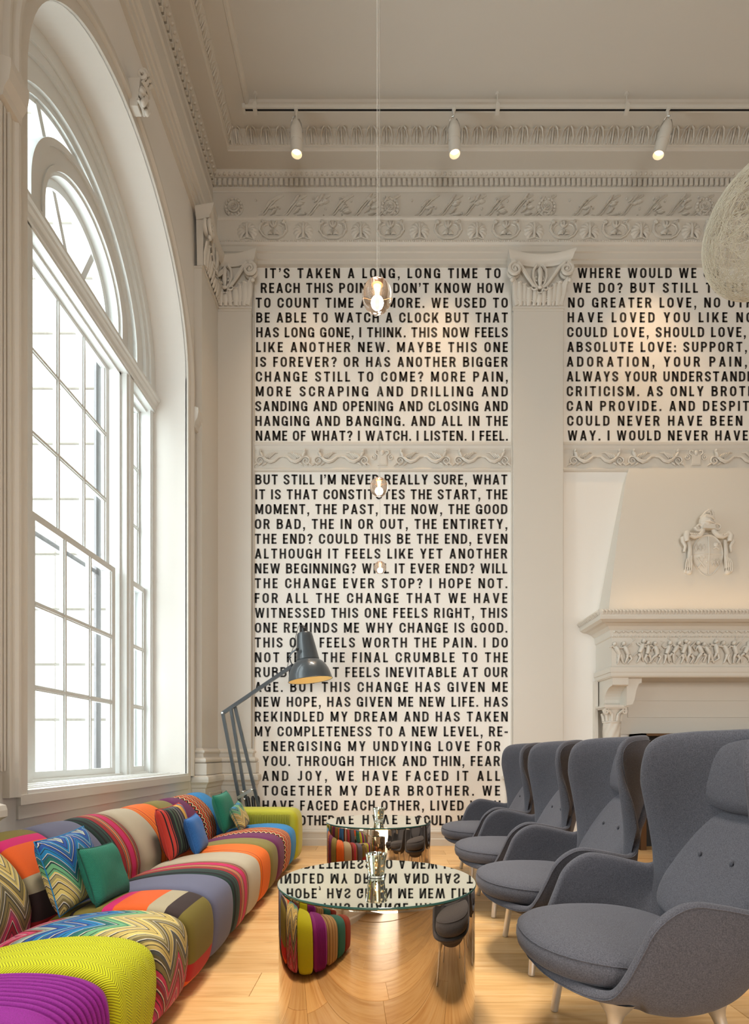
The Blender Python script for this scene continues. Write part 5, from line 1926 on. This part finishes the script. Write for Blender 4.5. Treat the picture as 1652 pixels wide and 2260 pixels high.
# ------------------------------------------------------------------ woven ball chandelier
bc, br_ = Vector((2.712, 3.740, 4.756)), .40
rb = np.random.default_rng(5)
ball = empty('woven_ball_pendant', tuple(bc))
tag(ball, 'large woven pale thread ball pendant at the right edge of the picture', 'pendant lamp')
V, F_ = [], []
NC, NS, NSD = 290, 80, 3
for k in range(NC):
    n_ = rb.normal(size=3); n_ /= np.linalg.norm(n_)
    off = rb.uniform(-.42, .42)
    a = np.cross(n_, [0, 0, 1.0]); a /= np.linalg.norm(a)
    b = np.cross(n_, a)
    rad = br_ * (1 + rb.uniform(-.012, .003))
    th = np.linspace(0, 2 * PI, NS, endpoint=False)
    c = math.sqrt(1 - off * off)
    C = (off * n_)[None, :] + c * (np.cos(th)[:, None] * a + np.sin(th)[:, None] * b)
    base = len(V)
    tr0 = .00105
    for i in range(NS):
        rn = C[i]
        side_ = np.cross(rn, -math.sin(th[i]) * a + math.cos(th[i]) * b)
        for q in range(NSD):
            an = 2 * PI * q / NSD
            V.append(rn * rad + (math.cos(an) * rn + math.sin(an) * side_) * tr0)
    for i in range(NS):
        j = (i + 1) % NS
        for q in range(NSD):
            F_.append((base + i * NSD + q, base + i * NSD + (q + 1) % NSD, base + j * NSD + (q + 1) % NSD, base + j * NSD + q))
me = bpy.data.meshes.new('woven_threads')
me.from_pydata([tuple(v) for v in V], [], F_)
me.materials.append(simple('pale_resin_thread', (.78, .72, .58), .5))
me.shade_smooth()
o = link_mesh('woven_threads', me, ball); tag(o, kind='stuff')
MB().tube([(0, 0, .05), (0, 0, ZC - bc.z)], .003, 6).lathe([(0, ZC - bc.z - .03), (.06, ZC - bc.z - .03), (.06, ZC - bc.z), (0, ZC - bc.z)], 20).obj('cable', M_WHITE, ball)
MB().lathe([(.02, .02), (.022, .09), (0, .09)], 14).obj('lamp_socket', M_WHITE, ball, True, 40)

# ------------------------------------------------------------------ outside: pale stone building seen through the window
YF = 9.2
nb = empty('stone_building', (-6, YF, 0))
tag(nb, 'pale stone neighbouring building with wide courses seen through the window', 'building')
M_LIME = plaster('pale_limestone', (.80, .75, .68), .8, .004, 4)
MB().box(-9, 3.4, .06, .5, -4, 13).obj('wall_core', simple('pale_mortar', (.46, .42, .37), .9), nb)
ct = {}
ch_ = 122 * (YF) / F
z = EYE + (CY - 734) * YF / F - ch_ * 12
k = 0
while z < 13:
    L = 3.1
    for i in range(4):
        x0 = -9 + i * L
        key = round(ch_, 3)
        if key not in ct: ct[key] = MB().bbox(.004, L - .004, 0, .08, .022, ch_ - .022, .018).mesh('stone_course', M_LIME)
        link_mesh('stone_course', ct[key], nb, (x0, 0, z))
    z += ch_; k += 1
# window ledge and small carved bracket on the facade
gx = lambda v: (v - CX) * YF / F + 6
gz = lambda v: EYE + (CY - v) * YF / F
lg = MB()
lg.box(gx(186), gx(330), -.16, 0, gz(896), gz(884)).box(gx(186), gx(330), -.10, 0, gz(904), gz(896)).box(gx(190), gx(330), -.03, 0, gz(935), gz(913))
lg.obj('window_ledge', M_LIME, nb)
cv = MB()
cx_, cz_ = gx(214), gz(1068)
cv.lathe([(.05, -.30), (.07, -.2), (.06, -.1), (.10, 0), (.12, .08), (.05, .12)], 16, (cx_, -.14, cz_))
cv.tube([(cx_, -.14, cz_ + .1), (cx_ - .06, -.16, cz_ + .2), (cx_ - .1, -.16, cz_ + .26)], [.06, .07, .03], 8)
cv.obj('carved_finial', M_LIME, nb, True, 50)

fg = MB()
rings = []
for i in range(25):
    t = i / 24
    rings.append([(-.62 + .5 * t + .03 * math.sin(9 * t + 6 * u), .07 * math.sin(14 * t + 3 * u), 1.9 * (1 - u) + .15 * t) for u in np.linspace(0, 1, 14)])
fg.sweep(rings)
flag_mat = NT('red_violet_cloth')
cc = flag_mat.xyz(flag_mat.coord('Object'))
flag_mat.set(Base_Color=flag_mat.ramp(flag_mat.m_('FRACT', flag_mat.m_('MULTIPLY', cc[2], .9)), [(0, (.55, .05, .12)), (.35, (.75, .6, .72)), (.55, (.3, .1, .35)), (.8, (.7, .06, .14))], False), Roughness=.8)
fl_ = fg.obj('flag', flag_mat.m, None, True, 180)
fl_.location = (-5.15, 7.7, 6.35)
tag(fl_, 'red and violet hanging flag outside, at the left of the upper window panes', 'flag')
